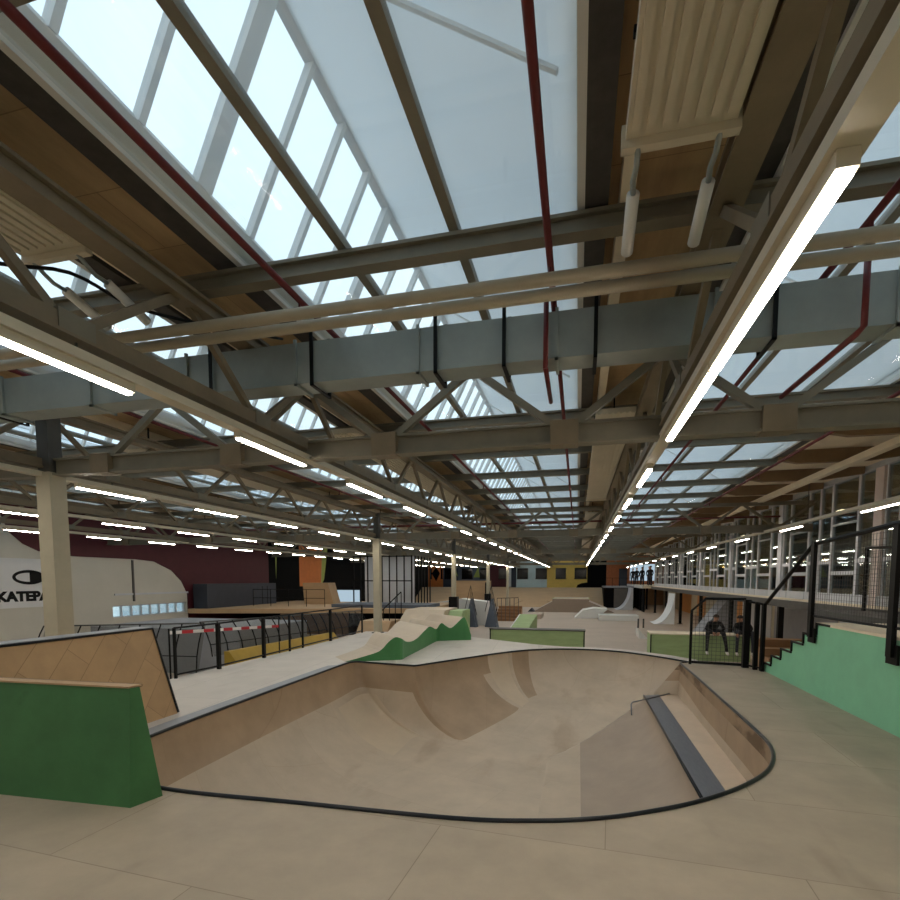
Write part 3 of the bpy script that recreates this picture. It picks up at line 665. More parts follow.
# ------------------------------------------------------------------ street area beyond the deck
def gbox(name, x0, x1, y0, y1, z1, m, label, cat='ledge', cap=None):
    t = thing(name, label, cat, ((x0+x1)/2, y0, FZ))
    B(x0,x1,y0,y1,FZ,z1-.04).build('body', M[m], t); B(x0-.02,x1+.02,y0-.02,y1+.02,z1-.04,z1).build('cap', M[cap or 'tanply'], t); return t
gl = gbox('green_ledge', -3.42, .3, 20.5, 21.1, -.09, 'lgreen', 'long mossy green ledge straight behind the bowl', cap='dsteel')
for x in (-3.4,.27): B(x-.02,x+.02,20.47,20.5,FZ,-.1).build('corner_post', M['black'], gl)
gl = gbox('green_ledge', 2.66, 6.0, 20.2, 21.2, -.1, 'lgreen', 'mossy green ledge under the seated people at right', cap='cream')
B(2.64,2.68,20.17,20.2,FZ,-.14).build('corner_post', M['black'], gl)
def wedge(name, pts, dvec, m, label, cat='skate ramp', extra=None):
    return single(name, MB().prism(pts, dvec), M[m], label, cat)
wedge('street_bank', [(-7.1,17.6,FZ),(-7.1,20.8,.6),(-7.1,23.0,.6),(-7.1,23.0,FZ)], (1.75,0,0), 'bowl_pale', 'tan bank rising behind the green wave ramp')
wedge('green_block', [(-5.32,18.6,FZ),(-5.32,21.4,.55),(-5.32,22.8,.55),(-5.32,22.8,FZ)], (.6,0,0), 'lgreen', 'small green sloped block beside the tan bank')
wedge('white_platform', [(-9.5,32.6,FZ),(-5.7,32.6,FZ),(-5.7,32.6,.45),(-7.4,32.6,.62),(-9.5,32.6,.3)], (0,1.4,0), 'white', 'white ramp platform beyond the tan bank', 'platform')
def spiked(x, label):
    t = thing('hubba_ramp', label, 'skate ramp', (x,31.2,FZ))
    MB().prism([(x-.4,31.3,FZ),(x+.42,30.9,FZ),(x-.05,31.6,.68)], (.08,.4,0)).build('slate_side', M['slate'], t)
    MB().tube([(x-.38,31.3,-.1),(x-.05,31.6,1.5),(x+.48,30.9,-.3)], .022, 6).build('handrail', M['black'], t)
    for k in range(5): MB().tube([(x-.05+.1*k,31.6-.13*k,FZ),(x-.05+.1*k,31.6-.13*k,1.5-.34*k)], .012, 6).build('baluster', M['black'], t)
spiked(-6.45, 'slate stair side with peaked black handrail, left of the pair'); spiked(-5.15, 'slate stair side with peaked black handrail, right of the pair')
t = thing('ramp_railing', 'thin black railing in front of the white platform', 'railing', (-7.2,31.5,FZ))
for x in (-8.6,-8.3,-8.0,-7.7,-7.4): MB().tube([(x,31.5,FZ),(x,31.5,.2)], .022, 6).build('post', M['black'], t)
MB().tube([(-8.6,31.5,.2),(-7.4,31.5,.2)], .022, 6).build('rail', M['black'], t)
t = thing('stair_set', 'brown stair set with balusters behind the slate stair sides', 'stairs', (-5,36,FZ))
for k in range(5): B(-5.6,-3.9,36+.35*k,36.35+.35*k,FZ,FZ+.2*(k+1)).build('step', M['step'], t)
for k in range(6): MB().tube([(-5.5+.3*k,36,FZ),(-5.5+.3*k,36,.55)], .022, 6).build('baluster', M['dsteel'], t)
MB().tube([(-5.5,36,.55),(-4.0,36,.6)], .022, 6).build('rail', M['black'], t)
t = thing('green_kicker', 'small green kicker box with white edge behind the long green ledge', 'skate ramp', (-2.9,26,FZ))
MB().prism([(-3.5,24.5,FZ),(-3.0,28.0,.0),(-3.0,28.0,FZ)], (.9,0,0)).build('body', M['lgreen'], t); MB().prism([(-3.55,24.5,FZ),(-3.05,28.0,.02),(-3.05,28.0,FZ)], (.05,0,0)).build('white_edge', M['white'], t)
wedge('flat_pad', [(-4.9,38.6,FZ),(-2.6,38.6,FZ),(-2.6,38.6,-.72),(-4.9,38.6,-.72)], (0,3,.0), 'palefloor', 'low pale pad on the street floor, left of centre', 'ledge')
wedge('flat_pad', [(1.5,38.2,FZ),(4.2,38.2,FZ),(4.2,38.2,-.68),(1.5,38.2,-.68)], (0,1.7,.0), 'white', 'low white pad on the street floor, right of centre', 'ledge')
wedge('curved_hip', [(-.2,40,FZ),(1.4,40,FZ),(2.2,40,-.35),(1.2,40,-.3),(.4,40,-.45)], (0,2.4,0), 'white', 'white curved hip beside the right-hand pad')
wedge('dark_kicker', [(-4.2,41.6,FZ),(-3.1,41.6,FZ),(-3.6,41.6,-.42)], (0,1,0), 'navy', 'small dark kicker on the left-hand pad')
t = thing('pyramid', 'wide pale funbox with flat centre in front of the back bank', 'skate ramp', (-.6,47,FZ))
MB().prism([(-3.9,47,FZ),(-2.2,47,-.1),(-2.2,47,.12),(1.0,47,.12),(1.0,47,-.1),(3.2,47,FZ)], (0,5,0)).build('body', M['palefloor'], t)
MB().prism([(-1.95,47.0,FZ),(1.0,47.0,FZ),(.9,48.5,.14),(-1.85,48.5,.14)], (0,.3,0)).build('centre_slope', M['bowl_pale'], t)
B(-2.3,1.1,48.6,48.7,.12,.17).build('green_edge', M['lgreen'], t)
t = thing('back_bank', 'wide plywood bank along the foot of the yellow and blue wall', 'skate ramp', (-5,56,FZ))
MB().prism([(-18.2,55,FZ),(-18.2,59.5,.9),(-18.2,62.5,.9),(-18.2,62.5,FZ)], (20.8,0,0)).build('slope', M['tanply'], t)
for k, (a, b) in enumerate([(-6.6,-2.4),(-1.8,2.0)]):
    MB().tube(catmull([(a,55.6,-.85),(a+.8,56.4,-.5),((a+b)/2,57,-.42),(b-.8,56.4,-.5),(b,55.6,-.85)], 4, False), .06, 6).build('curved_stripe', M['step'], t)
gbox('tan_quarter_wall', -11.2,-7.7,46,46.6,1.75,'tanply','tall tan plywood wall right of the third column','skate ramp')
single('black_post', B(-8.0,-7.6,45.2,45.6,FZ,1.6), M['black'], 'black padded post beside the tall tan plywood wall', 'post')
t = thing('black_stage_box', 'black box platform with grey rim at the far right of the street floor', 'platform', (3.8,55,FZ))
B(2.62,5.6,55.2,60,FZ,1.0).build('body', M['blackp'], t); B(2.6,5.6,55.15,60,1.0,1.15).build('rim', M['greywood'], t)
B(3.6,4.9,55.14,55.2,FZ+.05,.95).build('grey_inset', M['dfloor'], t)
for k in range(5): MB().tube([(2.7+k*.7,55.1,1.15),(2.7+k*.7,55.1,2.0)], .02, 6).build('post', M['black'], t)
MB().tube([(2.7,55.1,2.0),(5.5,55.1,2.0)], .02, 6).build('rail', M['black'], t)
pts = [(4.9,52,1.15)]+[(3.3+1.6*math.cos(a),52,1.15-2.1*(1-0)+2.1*(1-math.cos(a)) if False else FZ+2.15*(1-math.sin(PI/2-a*0)) ) for a in ()]
qp = [(4.95-1.5*(1-math.cos(a)) if False else 3.6+1.35*math.sin(a), 52, FZ+2.1*(1-math.cos(a))) for a in [PI/2*i/10 for i in range(11)]]
single('white_quarter_pipe', MB().prism([(5.15,52,FZ)]+[tuple(p) for p in qp]+[(5.15,52,FZ+2.1)], (0,3,0)), M['facade'], 'white curved quarter pipe beside the black box at far right', 'skate ramp')
wedge('white_wedge', [(3.0,27,FZ),(3.4,27,FZ),(2.95,27,-.55)], (0,1.2,0), 'white', 'small white wedge left of the right-hand green ledge')
qp = [(6.1-1.2*math.sin(a), 36, FZ+2.0*(1-math.cos(a))*1.0) for a in [PI/2*i/10 for i in range(11)]]
single('pale_quarter_pipe', MB().prism([(6.15,36,FZ)]+[(4.9+1.2*math.sin(PI/2*i/10), 36, FZ+2.0*(1-math.cos(PI/2*i/10))) for i in range(11)]+[(6.15,36,.94)], (0,2.2,0)), M['lining'], 'pale curved quarter pipe standing under the mezzanine edge', 'skate ramp')
wedge('grey_bank', [(5.7,27.5,FZ),(7.5,27.5,FZ),(7.5,27.5,.95),(7.1,27.5,.95)], (0,1.6,0), 'greybank', 'grey sloped bank under the mezzanine behind the seated people')
for i, y in enumerate((16,22,28,34,40,46,52,58)):
    t = thing('ceiling_lamp', 'round lamp on the underside of the mezzanine, %s from the camera' % ORD[i], 'lamp', (8.1,y,1.02), 'lamps under the mezzanine')
    MB().tube([(8.1,y,1.08),(8.1,y,1.03)], .16, 16).build('lamp_body', M['white'], t); MB().tube([(8.1,y,1.03),(8.1,y,1.015)], .14, 16).build('diffuser', M['bulbw'], t)
# bollards
for x, y in ((3.6,33),(3.9,33)): single('short_bollard', MB().tube([(x,y,FZ),(x,y,-.5)], .05, 8), M['dsteel'], 'short grey bollard on the street floor, %s of two' % ('left' if x < 3.7 else 'right'), 'bollard', 'bollards')

# ------------------------------------------------------------------ window wall (facade) on the mezzanine
FX = 6.5
mz = MB(); mz.box(6.35, XR, YN, 48.2, 1.08, 1.3); mz.box(5.6, XR, 48.2, YF, 1.08, 1.3)
ms = struct('trim_1', mz, M['cream'])
B(6.25,6.36,YN,48.2,1.02,1.24).build('edge_beam', M['dsteel'], ms); B(5.5,5.62,48.2,YF,1.06,1.34).build('white_edge', M['white'], ms)
struct('wall_inner', B(FX+.02, FX+.12, YN, 7.85, 1.3, 4.5), M['facade'])
struct('trim_2', B(FX-.06, FX+.14, 7.85, 48.2, 4.38, 4.5), M['facade'])
wn = n
for k in range(7):
    y0 = 7.85+5.75*k; y1 = y0+5.75
    p = struct('window_%d' % wn, B(FX+.04, FX+.052, y0+.2, y1-.2, 1.5, 4.4), M['pane']); wn += 1
    B(FX-.03,FX+.1,y0-.17,y0+.17,1.3,4.4).build('pillar', M['pink'] if k == 1 else M['facade'], p)
    B(FX-.04,FX+.1,y0+.2,y1-.2,1.3,1.52).build('sill_panel', M['facade'], p)
    yy = y0+.2
    ws = [.72,1.33,.7,.7,1.33,.57]; tz = [2.35,2.05,2.35,2.35,2.05,2.35]
    for i, wdt in enumerate(ws):
        B(FX+.01,FX+.07,yy,yy+.05,1.5,4.4).build('jamb', M['facade'], p)
        B(FX+.01,FX+.07,yy+.05,yy+wdt-.05,tz[i]-.05,tz[i]+.05).build('transom', M['facade'], p)
        if wdt > 1: B(FX+.01,FX+.07,yy+.05,yy+wdt-.05,3.28,3.33).build('transom', M['facade'], p)
        B(FX+.01,FX+.07,yy+wdt-.05,yy+wdt,1.5,4.4).build('jamb', M['facade'], p); yy += wdt
        B(FX-.06,FX-.04,yy-.04,yy+.04,1.3,1.5).build('sill_rib', M['facade'], p)
struct('wall_end', B(FX, XR, 48.1, 48.25, 1.3, 4.5), M['facade'])
# rooms behind the glass
for k in range(7):
    y = 13.6+5.75*k
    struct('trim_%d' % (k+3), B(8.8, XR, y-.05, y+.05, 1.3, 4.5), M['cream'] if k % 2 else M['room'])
for i, (x, y, z) in enumerate([(8.2,15.0,2.55),(8.4,17.6,2.5),(8.3,20.6,2.55),(8.4,22.8,2.6),(8.2,26.2,2.55),(8.3,29.5,2.55),(8.2,33,2.6)]):
    t = thing('pendant_lamp', 'small glowing pendant lamp behind the window wall, %s from the camera' % ORD[i], 'lamp', (x, y, z), 'pendant lamps')
    MB().tube([(x,y,z+.12),(x,y,4.5)], .008, 6).build('cord', M['black'], t)
    s = MB(); prof = [(.02,.14),(.06,.12),(.14,.02),(.145,0)]; nn = 14
    for r, h in prof: s.v += [Vector((x+r*math.cos(2*PI*j/nn), y+r*math.sin(2*PI*j/nn), z+h)) for j in range(nn)]
    for a in range(3):
        for j in range(nn): s.f.append((a*nn+j,a*nn+(j+1) % nn,(a+1)*nn+(j+1) % nn,(a+1)*nn+j)); s.m.append(0)
    s.build('shade', M['orange'], t, smooth=True)
    b = MB(); b.tube([(x,y,z+.08),(x,y,z+.04),(x,y,z-.02)], .045, 10); b.build('bulb', M['bulb'], t, smooth=True)
t = thing('daylight_window', 'bright pale window at the back of the room behind the window wall', 'window', (XR-.05,18,1.9))
B(XR-.04,XR-.01,16.2,19.0,1.9,3.4).build('pane', M['glow'], t)
q = MB()
for y in (16.2,17.1,18.05,19.0): q.box(XR-.08,XR-.03,y-.03,y+.03,1.9,3.4)
q.box(XR-.08,XR-.03,16.2,19,2.6,2.66); q.build('frame', M['facade'], t)
for i, (y, m_) in enumerate([(15.2,'woodp'),(18.5,'tanply'),(24.4,'woodp'),(27.5,'lime'),(31.0,'cream')]):
    t = thing('room_table', 'table in the room behind the window wall, %s from the camera' % ORD[i], 'table', (8.6,y,1.3), 'tables behind the glass')
    B(8.0,9.3,y-.5,y+.5,1.99,2.04).build('table_top', M[m_], t)
    for sx in (8.1,9.2):
        for sy in (-.4,.4): B(sx-.03,sx+.03,y+sy-.03,y+sy+.03,1.3,1.99).build('leg', M['black'], t)
for i, (y, m_) in enumerate([(25.2,'lblue'),(30.8,'cream'),(36.5,'cream'),(40.5,'white')]):
    single('roller_blind', B(FX+.2,FX+.23,y,y+1.3,1.9,4.3), M[m_], 'pale blind hanging inside the window wall, %s from the camera' % ORD[i], 'blind', 'blinds')

for k in range(6):  # lamps added only to brighten the rooms behind the glass
    y = 16.5+5.75*k
    t = thing('room_fill_lamp', 'added flat fill lamp brightening the room behind the window wall, %s from the camera' % ORD[k], 'lamp', (9.6,y,4.42), 'added fill lamps behind the glass')
    B(9.3,9.9,y-.3,y+.3,4.44,4.499).build('lamp_body', M['white'], t); B(9.33,9.87,y-.27,y+.27,4.425,4.44).build('diffuser', M['room_fill'], t)
# under the mezzanine
uw = struct('wall_under', B(9.5,9.6,13,YF,FZ,1.08), M['conc'])
for a, b, m_ in ((13,22,'facade'),(22.2,28.5,'greybank'),(29,33.6,'facade'),(33.8,39,'woodp'),(39.3,42.4,'conc'),(42.8,45.5,'woodp'),(48,53,'woodp'),(53.5,58,'conc')):
    B(9.46,9.5,a,b,FZ,1.06).build('wall_panel', M[m_], uw)
for i, y in enumerate([13.6+5.75*k for k in range(8)]):
    t = thing('mezzanine_post', 'black post under the mezzanine edge, %s from the camera' % ORD[i], 'post', (6.6,y,FZ), 'mezzanine posts')
    B(6.52,6.68,y-.08,y+.08,FZ,1.06).build('shaft', M['black'], t); B(6.45,6.75,y-.15,y+.15,FZ,FZ+.02).build('base_plate', M['black'], t)
for i, y in enumerate((49,51.5,54,56.5)):
    single('black_screen_panel', B(5.75,5.85,y,y+1.6,FZ,1.04), M['blackp'], 'black panel below the far balcony, %s from the camera' % ORD[i], 'panel', 'black panels below the balcony')
t = thing('balcony_railing', 'thin black railing on the far balcony with standing people', 'railing', (5.65,55,1.3))
for k in range(10): MB().tube([(5.68,48.6+k*1.5,1.3),(5.68,48.6+k*1.5,2.25)], .02, 6).build('post', M['black'], t)
for z in (1.75,2.25): MB().tube([(5.68,48.6,z),(5.68,62.1,z)], .018, 6).build('rail', M['black'], t)
t = thing('balcony_window', 'bright pale window at the end of the far balcony', 'window', (6.8,62.8,1.9))
B(5.8,8.8,62.86,62.9,1.7,3.6).build('pane', M['glow'], t); B(7.2,7.3,62.8,62.86,1.7,3.6).build('frame', M['facade'], t)

# ------------------------------------------------------------------ mint wall, stairs and railing at right
t = thing('mint_platform', 'mint green platform wall with stepped edge at right', 'platform', (4.5,7,0))
YS = [11.9,11.42,10.94,10.46,9.98,9.5]
prof = [(11.9,0)]
for i in range(6): prof += [(YS[i],.2*(i+1)-.02),(YS[i]-.48 if i < 5 else 9.5,.2*(i+1)-.02)]
prof = [(y, z) for y, z in prof]+[(YN+.1,1.18),(YN+.1,0)]
MB().prism([(3.78,y,z) for y, z in prof], (.1,0,0)).build('side_wall', M['mint'], t)
B(3.88,6.24,YN+.1,9.5,FZ,1.16).build('core', M['step'], t)
B(3.76,6.24,YN+.1,9.5,1.16,1.2).build('top_board', M['cream'], t)
q = MB()
for i in range(6):
    z0 = .2*i; z1 = .2*(i+1)-.01
    q.box(3.755,3.785,YS[i]-.02,YS[i]+.02,z0,z1); q.box(3.755,3.785,YS[i]-.48,YS[i]+.02,z1-.03,z1+.005)
q.build('step_trim', M['black'], t)
s = thing('stair_flight', 'brown wooden stairs behind the mint green stepped wall', 'stairs', (4.6,10.7,0))
for i in range(5): B(3.88,5.2,YS[i]-.48,YS[i],-.2 if i else -.2,.2*(i+1)-.03).build('step', M['step'], s)
bench = thing('bench_steps', 'brown slatted bench steps right of the mesh gate', 'bench', (5.4,14,FZ))
for k in range(4): B(4.7,6.2,14.0+.4*k,14.4+.4*k,FZ,-.3+.2*k).build('step', M['step'], bench)
h = thing('stair_handrail', 'black steel handrail and posts along the mint green wall', 'railing', (3.8,9,0))
MB().tube([(3.74,11.8,1.38),(3.74,9.68,2.47),(3.74,7.4,2.57),(3.74,2,2.6)], .035, 8).build('handrail', M['black'], h)
for nm, y, z0, z1, w_ in (('post',11.78,0,1.4,.06),('post',9.6,.95,2.5,.055),('post',7.35,.95,2.55,.055)):
    B(3.745-w_,3.745,y-w_,y+w_,z0,z1).build(nm, M['black'], h)
for y in (9.6,7.35): B(3.73,3.76,y-.12,y+.12,.86,1.1).build('base_plate', M['black'], h)
MB().tube([(3.74,9.6,1.3),(3.74,2,1.32)], .02, 6).build('lower_rail', M['black'], h)
q = MB()
y = 9.5
while y > 4.5: q.box(3.738,3.742,y-.002,y+.002,1.3,2.5); y -= .075
z = 1.36
while z < 2.5: q.box(3.738,3.742,4.5,9.55,z-.002,z+.002); z += .075
q.build('wire_mesh', M['dsteel'], h)
def mesh_panel(parent, a, b, z0, z1, cut=None, sp=.085):
    a, b = Vector(a+(0,)), Vector(b+(0,)); L = (b-a).length; q = MB(); k = 1
    while k*sp < L:
        p = a.lerp(b, k*sp/L); zt = z1 if not cut else min(z1, z1-cut+k*sp)
        q.bar((p.x,p.y,z0),(p.x,p.y,zt), .006, .006); k += 1
    z = z0+sp
    while z < z1:
        s_ = max(0, (z-(z1-cut))/L) if cut and z > z1-cut else 0
        p0 = a.lerp(b, s_); q.bar((p0.x,p0.y,z),(b.x,b.y,z), .006, .006); z += sp
    q.build('wire_mesh', M['dsteel'], parent)
gt = thing('mesh_gate', 'black framed wire mesh panel with a cut corner beside the bowl', 'fence', (3.0,12.3,0))
G0, G1 = (2.47,12.39), (3.5,12.22)
mesh_panel(gt, G0, G1, .06, 1.46, .28)
MB().tube([G0+(0,),G0+(1.2,),(2.74,12.34,1.47),G1+(1.47,)], .03, 8).build('frame', M['black'], gt)
MB().tube([G0+(.05,),G1+(.05,)], .03, 8).build('bottom_rail', M['black'], gt)
B(3.46,3.58,12.12,12.24,0,1.46).build('post', M['black'], gt)
B(3.6,3.68,11.9,11.98,0,1.42).build('post', M['black'], gt)
MB().tube([(3.53,12.15,1.42),(3.72,11.75,1.38)], .025, 6).build('top_link', M['black'], gt); MB().tube([(3.53,12.15,.06),(3.72,11.75,.06)], .02, 6).build('bottom_link', M['black'], gt)
dg = thing('mesh_door', 'black framed mesh door standing on the platform by the window wall', 'door', (6.1,12.6,1.3))
MB().tube([(6.1,13.15,1.2),(6.1,13.15,2.58),(6.1,11.6,2.5),(6.1,11.6,1.2)], .04, 8).build('frame', M['black'], dg)
mesh_panel(dg, (6.1,11.6), (6.1,13.15), 1.25, 2.5)
single('mezzanine_landing', B(5.25,6.34,9.6,13.4,1.06,1.2), M['dsteel'], 'dark steel landing between the stairs and the window wall', 'platform')

# ------------------------------------------------------------------ sign on the left wall
sg = thing('wall_sign', 'white sign with black half-filled oval logo and lettering on the left wall', 'sign', (XL+.03,13.8,.9))
B(XL+.002,XL+.03,11.6,15.25,.92,2.6).build('board', M['sign'], sg)
def text_mesh(body, parent, y0, y1, z0, z1, x, m):
    cu = bpy.data.curves.new('lettering', 'FONT'); cu.body = body; cu.extrude = .004; cu.offset = .06
    ob = bpy.data.objects.new('lettering_source', cu); COL.objects.link(ob)
    bpy.context.view_layer.update()
    me = bpy.data.meshes.new_from_object(ob.evaluated_get(bpy.context.evaluated_depsgraph_get()))
    bpy.data.objects.remove(ob); bpy.data.curves.remove(cu)
    us = [v.co.x for v in me.vertices]; vs = [v.co.y for v in me.vertices]; zs = [v.co.z for v in me.vertices]
    a, b, c_, d_ = min(us), max(us), min(vs), max(vs); o0 = wloc(parent)
    for v in me.vertices:
        u, w_, t_ = v.co; v.co = Vector((x+(t_-min(zs))*1.2, y0+(u-a)/(b-a)*(y1-y0), z0+(w_-c_)/(d_-c_)*(z1-z0)))-o0
    me.materials.clear(); me.materials.append(m); o = bpy.data.objects.new('lettering', me); COL.objects.link(o); o.parent = parent
text_mesh('SKATEPARK', sg, 12.53, 15.16, 1.13, 1.49, XL+.03, M['black'])
el = MB(); ny = 40; cy_, cz_ = 13.83, 1.96; A_, B_ = .55, .25
for s_, (a, b) in enumerate(((A_,B_),(A_-.11,B_-.095))):
    el.v += [Vector((XL+.036, cy_+a*math.cos(2*PI*j/ny), cz_+b*math.sin(2*PI*j/ny))) for j in range(ny)]
for j in range(ny): el.f.append((j,(j+1) % ny,ny+(j+1) % ny,ny+j)); el.m.append(0)
hp = [(XL+.036, cy_+.02+(A_-.1)*math.cos(-PI/2+PI*j/20), cz_+(B_-.06)*math.sin(-PI/2+PI*j/20)) for j in range(21)]
el.add(hp, [tuple(range(21))])
el.build('oval_logo', M['black'], sg)

# ------------------------------------------------------------------ people
def body(name, parent, J, E, mats, pick, sub=2):
    me = bpy.data.meshes.new(name); me.from_pydata([j[0] for j in J], E, []); ob = bpy.data.objects.new(name+'_skin', me); COL.objects.link(ob)
    md = ob.modifiers.new('skin', 'SKIN'); md.use_smooth_shade = True
    for i, j in enumerate(J): me.skin_vertices[0].data[i].radius = (j[1], j[1] if len(j) < 3 else j[2])
    me.skin_vertices[0].data[0].use_root = True
    sb = ob.modifiers.new('sub', 'SUBSURF'); sb.levels = sub; sb.render_levels = sub
    bpy.context.view_layer.update()
    m2 = bpy.data.meshes.new_from_object(ob.evaluated_get(bpy.context.evaluated_depsgraph_get()))
    bpy.data.objects.remove(ob); m2.materials.clear()
    for x in mats: m2.materials.append(x)
    for p in m2.polygons: p.use_smooth = True; p.material_index = pick(p.center)
    o = bpy.data.objects.new(name, m2); COL.objects.link(o); o.parent = parent; return o
def cap(parent, c, r, m, name='hair'):
    s = MB(); nu, nv = 14, 6
    for i in range(nv+1):
        ph = PI/2*i/nv*1.0
        for j in range(nu): s.v.append(Vector((c[0]+r*math.sin(ph)*math.cos(2*PI*j/nu), c[1]+.22*r+r*1.05*math.sin(ph)*math.sin(2*PI*j/nu), c[2]+.025+r*1.1*math.cos(ph))))
    for i in range(nv):
        for j in range(nu): s.f.append((i*nu+j,i*nu+(j+1) % nu,(i+1)*nu+(j+1) % nu,(i+1)*nu+j)); s.m.append(0)
    s.v = [v+wloc(parent) for v in s.v]
    s.build(name, m, parent, smooth=True)
def face_bits(parent, c, r):
    o = wloc(parent); c = Vector(c)+o
    s = MB(); s.prism([c+Vector((-.012,-r*.95,-.02)), c+Vector((.012,-r*.95,-.02)), c+Vector((0,-r*.95,.03))], (0,-.025,0)); s.build('nose', M['skin'], parent)
    s = MB()
    for sx in (-.035,.035): s.tube([c+Vector((sx,-r*.9,.02)), c+Vector((sx,-r*1.0,.02))], .011, 8)
    s.tube([c+Vector((-.025,-r*.9,-.05)), c+Vector((.025,-r*.9,-.05))], .007, 6)
    s.build('eyes_and_mouth', M['hair'], parent)
def hand(parent, wrist, tip, side, m):
    """palm with four fingers and a thumb, slightly curled"""
    o = wloc(parent); w_ = Vector(wrist)+o; t_ = Vector(tip)+o; d_ = (t_-w_).normalized(); r_ = d_.cross(Vector((0,1,0))).normalized()*side; L = (t_-w_).length
    s = MB(); s.tube([w_, w_+d_*L*.25, w_+d_*L*.5], .036, 8)
    for k, ln in enumerate((.42,.5,.46,.36)):
        b = w_+d_*L*.45+r_*(.03-.02*k); e = b+d_*L*ln*.6; s.tube([b, e, e+d_*L*ln*.35+Vector((0,.015,0))], .009, 6)
    b = w_+d_*L*.15+r_*.03; s.tube([b, b+r_*.03+d_*.03, b+r_*.035+d_*.06], .011, 6)
    s.build('hand', m, parent, smooth=True)
# seated person, facing the bowl (-Y), hands between the knees
P1 = thing('person', 'person in black clothes sitting with hands together, behind the mesh panel', 'person', (4.78,20.45,-.06))
J = [((0,0,.1),.15,.12),((0,-.12,.26),.15,.12),((0,-.33,.38),.17,.12),((0,-.4,.43),.1,.09),((0,-.45,.46),.055),((0,-.51,.51),.075,.085),((0,-.54,.6),.09,.1),((0,-.53,.67),.05),
     ((-.19,-.33,.39),.07),((-.3,-.4,.18),.055),((-.1,-.56,.08),.042),((.19,-.33,.39),.07),((.3,-.4,.18),.055),((.1,-.56,.08),.042),
     ((-.1,-.05,.06),.11),((-.24,-.46,.08),.085),((-.25,-.46,-.3),.06),((-.25,-.44,-.66),.05),((-.25,-.58,-.72),.045),
     ((.1,-.05,.06),.11),((.26,-.46,.08),.085),((.34,-.5,-.3),.06),((.4,-.48,-.66),.05),((.42,-.62,-.72),.045)]
E_ = [(0,1),(1,2),(2,3),(3,4),(4,5),(5,6),(6,7),(2,8),(8,9),(9,10),(2,11),(11,12),(12,13),(0,14),(14,15),(15,16),(16,17),(17,18),(0,19),(19,20),(20,21),(21,22),(22,23)]
def pk(c):
    if c.z > .46 and c.y < -.42: return 2
    if c.z < -.62: return 3
    if c.z < .14 and not (abs(c.x) < .17 and c.y < -.48): return 1
    return 0
body('body', P1, J, E_, [M['cloth_k'], M['cloth_g'], M['skin'], M['shoe']], pk)
cap(P1, (0,-.53,.58), .105, M['hair']); face_bits(P1, (0,-.54,.56), .1)
hand(P1, (-.1,-.57,.07), (-.02,-.63,-.06), 1, M['skin']); hand(P1, (.1,-.57,.07), (.02,-.63,-.06), -1, M['skin'])
# second person leaning forward behind the gate post
P2 = thing('person', 'person in dark clothes bent forward on the ledge, partly behind the black gate post', 'person', (5.75,20.45,-.06))
J2 = [((0,0,.1),.15,.12),((-.03,-.12,.24),.16,.13),((-.08,-.32,.36),.17,.13),((-.1,-.38,.41),.1,.09),((-.13,-.43,.44),.055),((-.17,-.49,.49),.075,.085),((-.19,-.52,.58),.09,.1),((-.19,-.52,.65),.05),
     ((-.27,-.33,.35),.07),((-.36,-.42,.16),.055),((-.3,-.54,.04),.042),((.12,-.33,.38),.07),((.22,-.42,.2),.055),((.05,-.58,.08),.042),
     ((-.1,-.05,.06),.11),((-.24,-.46,.08),.085),((-.25,-.46,-.3),.06),((-.25,-.44,-.66),.05),((-.25,-.58,-.72),.045),
     ((.1,-.05,.06),.11),((.22,-.46,.08),.085),((.24,-.5,-.3),.06),((.25,-.48,-.66),.05),((.26,-.62,-.72),.045)]
body('body', P2, J2, E_, [M['cloth_k'], M['navy'], M['skin'], M['shoe']], pk)
cap(P2, (-.19,-.51,.56), .105, M['hair']); face_bits(P2, (-.19,-.52,.54), .1)
hand(P2, (-.3,-.55,.03), (-.26,-.6,-.1), 1, M['skin']); hand(P2, (.05,-.59,.07), (.0,-.64,-.06), -1, M['skin'])
# standing people on the far balcony
base = thing('person', 'dark-clothed person standing at the far balcony railing, leftmost of the group', 'person', (5.95,61,1.3), 'people on the far balcony')
J3 = [((0,0,.9),.15,.11),((0,0,1.1),.14,.1),((0,0,1.38),.18,.11),((0,0,1.46),.08,.07),((0,-.01,1.53),.055),((0,-.02,1.6),.075,.085),((0,-.02,1.7),.09,.1),((0,-.02,1.76),.05),
      ((-.2,0,1.38),.065),((-.25,.02,1.12),.05),((-.24,-.1,.9),.04),((-.24,-.13,.82),.03),((.2,0,1.38),.065),((.25,.02,1.12),.05),((.24,-.1,.9),.04),((.24,-.13,.82),.03),
      ((-.1,0,.84),.1),((-.11,-.01,.48),.07),((-.12,.02,.1),.05),((-.12,-.12,.045),.045),((.1,0,.84),.1),((.12,-.01,.48),.07),((.14,.02,.1),.05),((.14,-.12,.045),.045)]
E3 = [(0,1),(1,2),(2,3),(3,4),(4,5),(5,6),(6,7),(2,8),(8,9),(9,10),(10,11),(2,12),(12,13),(13,14),(14,15),(0,16),(16,17),(17,18),(18,19),(0,20),(20,21),(21,22),(22,23)]
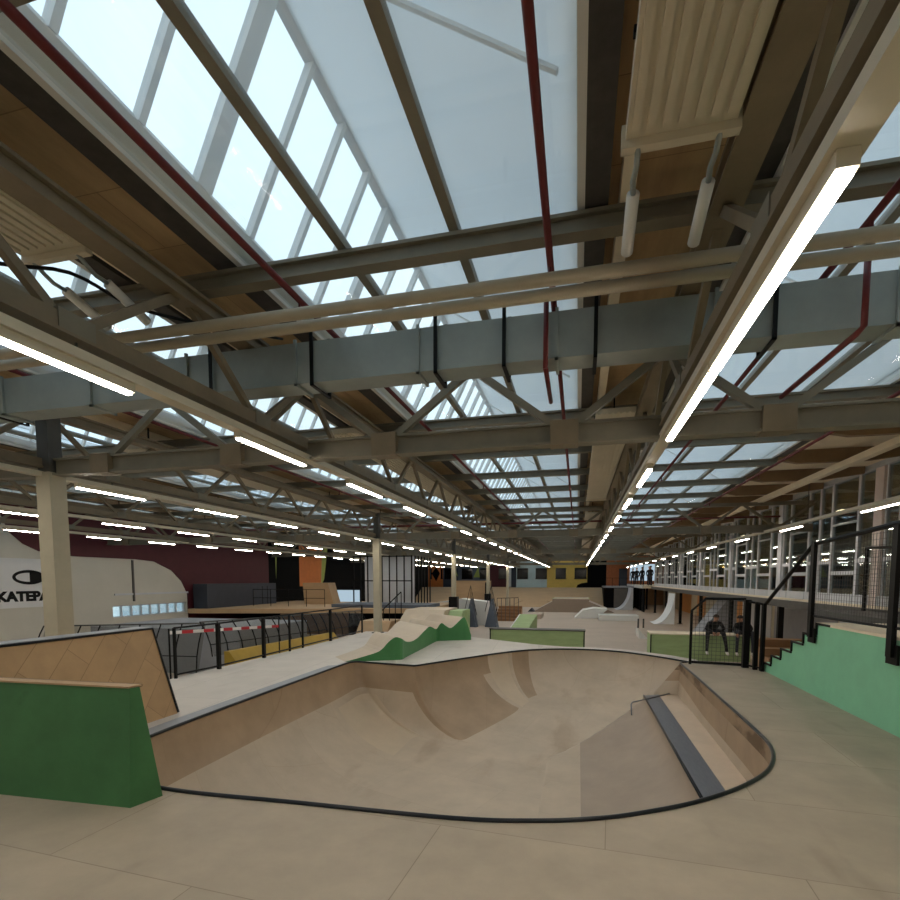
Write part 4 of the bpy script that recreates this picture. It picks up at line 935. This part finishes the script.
body('body', base, J3, E3, [M['cloth_k'], M['cloth_g'], M['skin'], M['black']], lambda c: 2 if (c.z > 1.5 or (c.z < .88 and abs(c.x) > .19 and c.z > .7)) else (3 if c.z < .09 else (1 if c.z < .88 else 0)), 1)
cap(base, (0,-.02,1.67), .1, M['hair'])
for x, y, lab in ((6.0,57.6,'second from left'),(6.2,54.6,'third from left'),(6.55,52.2,'fourth from left'),(6.35,49.6,'rightmost of the group')):
    o = dup(base, (x, y, 1.3), 'dark-clothed person standing at the far balcony railing, '+lab); o.rotation_euler.z = random.uniform(-.9,.9)

# ------------------------------------------------------------------ world, camera, view
wd_ = bpy.data.worlds.new('overcast'); S.world = wd_; wd_.use_nodes = True
N = wd_.node_tree.nodes; L = wd_.node_tree.links; bg = N['Background']
tc = N.new('ShaderNodeTexCoord'); nz = N.new('ShaderNodeTexNoise'); nz.inputs['Scale'].default_value = 1.6; nz.inputs['Detail'].default_value = 3
L.new(tc.outputs['Generated'], nz.inputs['Vector']); rp = N.new('ShaderNodeValToRGB')
rp.color_ramp.elements[0].position = .35; rp.color_ramp.elements[0].color = (.68,.84,1.0,1)
rp.color_ramp.elements[1].position = .65; rp.color_ramp.elements[1].color = (.84,.94,1.0,1)
L.new(nz.outputs['Fac'], rp.inputs['Fac']); L.new(rp.outputs['Color'], bg.inputs['Color']); bg.inputs['Strength'].default_value = 1.65

cam = bpy.data.cameras.new('camera'); co = bpy.data.objects.new('camera', cam); COL.objects.link(co)
cam.sensor_width = 36; cam.lens = 515/900*36; cam.shift_y = (618-450)/900
cam.clip_start = .05; cam.clip_end = 300
co.location = (0,0,1.9); co.rotation_euler = (math.radians(90-4.3306), 0, math.radians(13.9194))
S.camera = co
S.view_settings.view_transform = 'Standard'; S.view_settings.look = 'None'; S.view_settings.exposure = 0; S.view_settings.gamma = 1
S.view_settings.use_curve_mapping = False
cy = S.cycles
cy.use_denoising = True
try: cy.denoiser = 'OPENIMAGEDENOISE'
except Exception: pass
cy.max_bounces = 8; cy.diffuse_bounces = 4; cy.glossy_bounces = 3; cy.transparent_max_bounces = 24; cy.sample_clamp_indirect = 6
cy.caustics_reflective = False; cy.caustics_refractive = False
